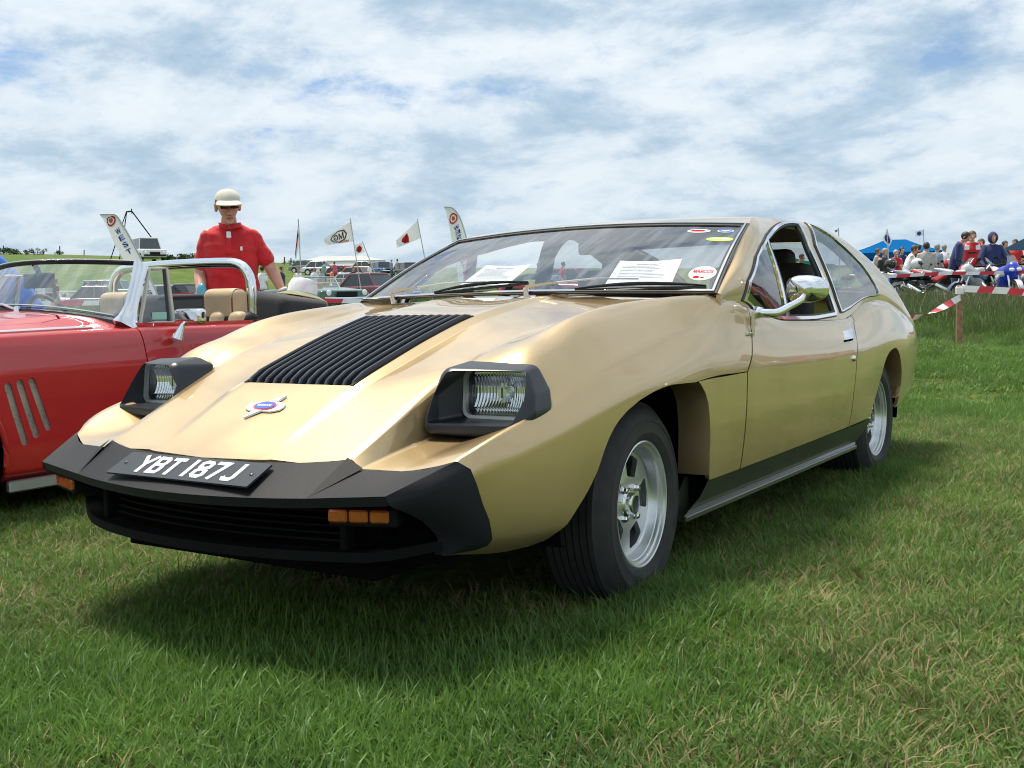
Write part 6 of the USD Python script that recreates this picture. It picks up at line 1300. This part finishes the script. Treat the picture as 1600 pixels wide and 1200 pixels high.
# fence posts and bushes along the skyline
for pxx, pyb, D, hpx in ((5, 393, 200, 9), (93, 396, 200, 10), (131, 396, 205, 5), (454, 409, 160, 8), (444, 409, 165, 10)):
    p = at(pxx, pyb, D); q = thing('fence_post', {5: 'thin dark post on the skyline at the far left', 93: 'leaning dark post beside a bush on the skyline', 131: 'short dark post on the skyline left of the feather banner', 454: 'dark post on the skyline right of the person in red', 444: 'taller dark post on the skyline right of the person in red'}[pxx], 'post', (p[0], p[1], gz_(p[0], p[1])))
    obj('stake', cyl((0, 0, -.3), (.1, 0, hpx * D / FPX + .3), .09, n=7), 'bark', q)
def bush(label, pxx, D, wpx, hpx, seed, n=700):
    rg = np.random.default_rng(seed); p = at(pxx, 470, D); z = gz_(p[0], p[1]); b = thing('bush', label, 'bush', (p[0], p[1], z)); w, h = wpx * D / FPX, hpx * D / FPX
    Vv, F = [], []
    cl = [(rg.uniform(-.5, .5) * w, rg.uniform(-.3, .3) * w, rg.uniform(.1, .75) * h, rg.uniform(.2, .4) * h) for _ in range(max(6, int(wpx / max(hpx, 1) * 6)))]
    for _ in range(n):
        c = cl[rg.integers(len(cl))]; d = rg.normal(size=3); d /= np.linalg.norm(d); q = np.array(c[:3]) + d * c[3] * rg.uniform(.6, 1.1) * [1.3, 1.3, 1]; q[2] = max(q[2], 0); s = h * rg.uniform(.06, .13)
        a, e = rg.normal(size=3), rg.normal(size=3); a /= np.linalg.norm(a); e -= a * (a @ e); e /= np.linalg.norm(e); i = len(Vv); Vv += [q - a * s, q + e * s * .6, q + a * s, q - e * s * .6]; F += [(i, i + 1, i + 2), (i, i + 2, i + 3)]
    obj('foliage', trimesh.Trimesh(Vv, F, process=False), 'leaf_dark', b); obj('stem', [cyl((c[0], c[1], -.2), (c[0], c[1], c[2]), .06 * h, .03 * h, 6) for c in cl[:6]], 'bark', b)
for a in (('dark hedge on the skyline behind the white off-road vehicle', 292, 150, 66, 12, 1, 2600), ('low dark bushes on the skyline at the far left', 30, 190, 70, 9, 2, 2200), ('round bush beside a leaning post on the skyline', 97, 200, 9, 7, 3, 300), ('low scrub on the skyline right of the person in red', 462, 150, 40, 6, 4, 900), ('weedy bush among the cars near the limp flag', 520, 40, 30, 26, 5, 900), ('tall weeds left of the small silver saloon', 548, 31, 40, 22, 6, 900)): bush(*a)
# distant hills
hx = np.linspace(1100, 1900, 60); pr_ = np.interp(hx, [1100, 1300, 1500, 1560, 1600, 1700, 1900], [418, 414, 411, 409, 400, 392, 396]); v, f = [], []
for i, (x_, y_) in enumerate(zip(hx, pr_)):
    a = at(x_, y_ + 1.2 * math.sin(i * 1.3), 3200); v += [a, np.array([a[0], a[1], -30]), at(x_, y_ + 6, 4200) * [1, 1, 0] + [0, 0, -30]]
for i in range(59):
    k = 3 * i; f += [(k, k + 1, k + 4), (k, k + 4, k + 3), (k, k + 3, k + 5), (k, k + 5, k + 2)]
tag(obj('hills', trimesh.Trimesh(v, f, process=False), 'hazed_hill', None, True), kind='structure')

# cars of the row opposite, behind the photographer: seen only as reflections in the gold door
for lab, x, y, col, kind in (('red saloon of the row opposite, mirrored in the coupe door', 14.6, -5.6, 'red', 'saloon'), ('red estate car of the row opposite, mirrored in the coupe door', 19.6, -6.2, 'red', 'estate'), ('white saloon of the row opposite, mirrored in the coupe door', 26.5, -7.2, 'white', 'saloon'), ('silver open sports car of the row opposite, mirrored in the coupe wing', 9.4, -5.4, 'silver', 'open')):
    r_, _, _ = field_car(lab, 400, 30, col, 0, kind, 'cars of the row opposite'); xo = UsdGeom.Xformable(r_); xo.ClearXformOpOrder()
    xo.AddTransformOp().Set(Gf.Matrix4d().SetRotate(Gf.Rotation(Gf.Vec3d(0, 0, 1), 178)) * Gf.Matrix4d().SetTranslate(Gf.Vec3d(x, y, gz_(x, y))))

# ---------------------------------------------------------------- grass: tufts of real blades, instanced
rng = np.random.default_rng(7)
def tuft(n, size, h0, h1, w, lean, seg=3, flat=0.0):
    """n bent blades over a square of the given size"""
    V, F = [], []
    for _ in range(n):
        x, y = rng.uniform(-size / 2, size / 2, 2); a = rng.uniform(0, 2 * PI); h = rng.uniform(h0, h1)
        ang = abs(rng.normal(lean, .32)); bend = rng.normal(.55, .35)                       # how far it leans at the root, how far it droops
        if rng.random() < flat: ang, bend = rng.uniform(1.1, 1.5), rng.normal(.1, .3)
        d = np.array([math.cos(a), math.sin(a), 0]); sd_ = np.array([-d[1], d[0], 0]); yaw = rng.normal(0, .5); sd_ = (sd_ * math.cos(yaw) + np.array([0, 0, 1]) * math.sin(yaw)) * w * rng.uniform(.6, 1.3) / 2
        b = len(V); cur = np.array([x, y, rng.uniform(-.006, .012)])
        for k in range(seg):
            tw = 1 - k / seg * .55
            V += [cur - sd_ * tw, cur + sd_ * tw]
            cur = cur + (d * math.sin(ang) + np.array([0, 0, math.cos(ang)])) * h / seg; ang = min(ang + bend / seg * 1.3, 1.72)
        V.append(cur)
        for k in range(seg - 1): q = b + 2 * k; F += [(q, q + 1, q + 3), (q, q + 3, q + 2)]
        q = b + 2 * (seg - 1); F.append((q, q + 1, q + 2))
    return np.array(V), np.array(F)
def protos(path, specs):
    out = []
    for i, (nm, mat, args) in enumerate(specs):
        v, f = tuft(*args); p = f'{path}/{nm}'
        usdkit.mesh(stage, p, (v, f), M[mat]); out.append(p)
    return out
def scatter(name, label, cat_, specs, pts, idx, scl):
    pi = UsdGeom.PointInstancer.Define(stage, '/World/' + name)
    ps = protos('/World/' + name + '/blades', specs)
    UsdGeom.Scope.Define(stage, '/World/' + name + '/blades')
    pi.CreatePrototypesRel().SetTargets([Sdf.Path(p) for p in ps])
    pi.CreatePositionsAttr(Vt.Vec3fArray.FromNumpy(pts.astype(np.float32)))
    pi.CreateProtoIndicesAttr(Vt.IntArray.FromNumpy(idx.astype(np.int32)))
    an = rng.uniform(0, 2 * PI, len(pts)); q = np.zeros((len(pts), 4)); q[:, 0], q[:, 3] = np.cos(an / 2), np.sin(an / 2)
    pi.CreateOrientationsAttr(Vt.QuathArray([Gf.Quath(float(a[0]), 0, 0, float(a[3])) for a in q]))
    pi.CreateScalesAttr(Vt.Vec3fArray.FromNumpy(np.repeat(np.atleast_1d(scl)[:, None], 3, 1).astype(np.float32) if np.ndim(scl) == 1 else scl.astype(np.float32)))
    tag(pi, label, cat_, kind='stuff')
def wedge(r0, r1, n, half=.50):
    r = np.sqrt(rng.uniform(r0**2, r1**2, n)); a = YAW + rng.uniform(-half, half, n)
    return np.stack([EYE[0] + r * np.cos(a), EYE[1] + r * np.sin(a)], 1)
P_, I_, S_ = [], [], []
# blade tufts: 0 mown green, 1 lush, 2 straw litter, 3 long lush, 4 coarse far patch, 5 far straw, 6 far lush
specs = [('mown', 'grass_green', (290, .30, .026, .068, .0044, .85, 4, .18)), ('lush', 'grass_lush', (230, .26, .04, .085, .0046, .70, 4, .05)), ('straw', 'grass_straw', (95, .30, .03, .08, .0032, 1.0, 3, .70)), ('long', 'grass_lush', (70, .20, .07, .14, .0052, .45, 4)),
         ('coarse', 'grass_green', (480, .8, .035, .075, .008, .75, 2)), ('coarse_straw', 'grass_straw', (80, .8, .03, .06, .006, 1.0, 2, .6)), ('coarse_lush', 'grass_lush', (300, .8, .05, .10, .009, .55, 2))]
def field(x, y, s, seed): return meshkit.fbm(np.stack([x * s, y * s, 0 * x], -1), 3, seed)
for r0, r1, n in ((1.7, 3.2, 1500), (3.2, 5.5, 2600), (5.5, 9, 3600)):
    p = wedge(r0, r1, n); d = field(p[:, 0], p[:, 1], 1.1, 3); d2 = field(p[:, 0], p[:, 1], 2.6, 9)
    shade = np.exp(-((p[:, 0] + 1.2)**2 / .5 + (p[:, 1] + .35)**2 / .9))      # ungrazed rim round the nose and wheels
    lush = d + .12 * shade + .05 * (p[:, 1] < -1.6) * 0 > .60
    i = np.where(lush, 1, 0); P_.append(p); I_.append(i); S_.append(rng.uniform(.8, 1.25, n) * np.clip(.75 + .6 * d2, .7, 1.3))
    m = (d2 > .21) & (~lush); q = p[m] + rng.normal(0, .06, (m.sum(), 2)); P_.append(q); I_.append(np.full(len(q), 2)); S_.append(rng.uniform(.8, 1.3, len(q)))
    m = (d2 > .43) & (~lush); q = p[m] + rng.normal(0, .1, (m.sum(), 2)); P_.append(q); I_.append(np.full(len(q), 2)); S_.append(rng.uniform(.8, 1.3, len(q)))
# long grass the mower missed: along the nose, round the wheels, under the sill
def along(a, b, n, sp, s0, s1):
    t = rng.uniform(0, 1, n)[:, None]; q = np.array(a) * (1 - t) + np.array(b) * t + rng.normal(0, sp, (n, 2)); P_.append(q); I_.append(np.full(n, 3)); S_.append(rng.uniform(s0, s1, n))
along((-1.35, -.75), (-1.55, .2), 90, .14, .6, 1.0); along((-.65, -.9), (-.05, -1.0), 70, .10, .6, 1.05); along((.35, -.85), (2.5, -.85), 110, .10, .5, .85)
along((-.25, -.83), (.28, -.82), 60, .035, .55, .9); along((2.4, -.83), (2.8, -.82), 40, .035, .5, .85); along((2.3, -.9), (2.9, -.85), 30, .08, .5, .9); along((-1.55, .2), (-1.3, 1.1), 60, .16, .5, .9); along((-1.2, -.6), (-.7, .6), 60, .2, .6, 1.0)
for r0, r1, n in ((9, 16, 1700), (16, 30, 2600)):
    p = wedge(r0, r1, n, .52); d = field(p[:, 0], p[:, 1], .8, 3); i = np.where(d > .55, 6, 4)
    P_.append(p); I_.append(i); S_.append(rng.uniform(.8, 1.2, n))
    m = field(p[:, 0], p[:, 1], 1.3, 5) > .5; P_.append(p[m] + .2); I_.append(np.full(m.sum(), 5)); S_.append(rng.uniform(.8, 1.2, m.sum()))
p = np.vstack(P_); i = np.concatenate(I_); s = np.concatenate(S_)
inside = lambda p, x0, x1, y0, y1: (p[:, 0] > x0) & (p[:, 0] < x1) & (p[:, 1] > y0) & (p[:, 1] < y1)
k = ~inside(p, -.5, 3.3, -.45, .45)
for wx in (0, 2.591):
    for wy in (-.64, .64): k &= ~inside(p, wx - .2, wx + .2, wy - .13, wy + .13)
p, i, s = p[k], i[k], s[k]
z = ground(p[:, 0], p[:, 1])
scatter('lawn_grass', 'short mown field grass with straw coloured patches under the cars', 'grass', specs, np.c_[p, z - .004], i, s)

# rough uncut grass beyond the post, with seed heads
specs2 = [('clump', 'grass_rough', (70, .35, .28, .55, .009, .25, 4)), ('seed', 'grass_seed', (14, .35, .40, .66, .006, .12, 3)), ('lowclump', 'grass_rough', (90, .6, .12, .28, .012, .4, 3)), ('bright', 'grass_green', (70, .4, .20, .42, .010, .35, 4))]
def beyond(n, x0, x1, d0, d1):
    px_ = rng.uniform(x0, x1, n); D = np.sqrt(rng.uniform(d0**2, d1**2, n)); d = fw + ((px_ - 800) / FPX)[:, None] * rt; d /= np.linalg.norm(d[:, :2], axis=1, keepdims=True); return EYE[:2] + d[:, :2] * D[:, None], D
p1, D1 = beyond(5200, 1180, 1680, 13.3, 29); edge = np.clip((D1 - 13.3) / 2.5, .3, 1)
i1 = rng.choice([0, 0, 0, 1, 3, 3], len(p1)); i1 = np.where(D1 < 16.5, rng.choice([3, 3, 0], len(p1)), i1); s1 = rng.uniform(.7, 1.15, len(p1)) * edge * (.75 + .5 * field(p1[:, 0], p1[:, 1], .5, 8))
p2, D2 = beyond(2600, -60, 700, 24, 62); i2 = rng.choice([2, 2, 0, 3], len(p2)); s2 = rng.uniform(.5, 1.3, len(p2)) * (D2 / 40)
p3, D3 = beyond(900, 380, 680, 20, 34); i3 = rng.choice([0, 1, 3], len(p3)); s3 = rng.uniform(.6, 1.3, len(p3))
p = np.vstack([p1, p2, p3]); i = np.concatenate([i1, i2, i3]); s = np.concatenate([s1, s2, s3])
scatter('rough_grass', 'long uncut grass and weeds with brown seed heads beyond the tape', 'grass', specs2, np.c_[p, ground(p[:, 0], p[:, 1]) - .01], i, s)
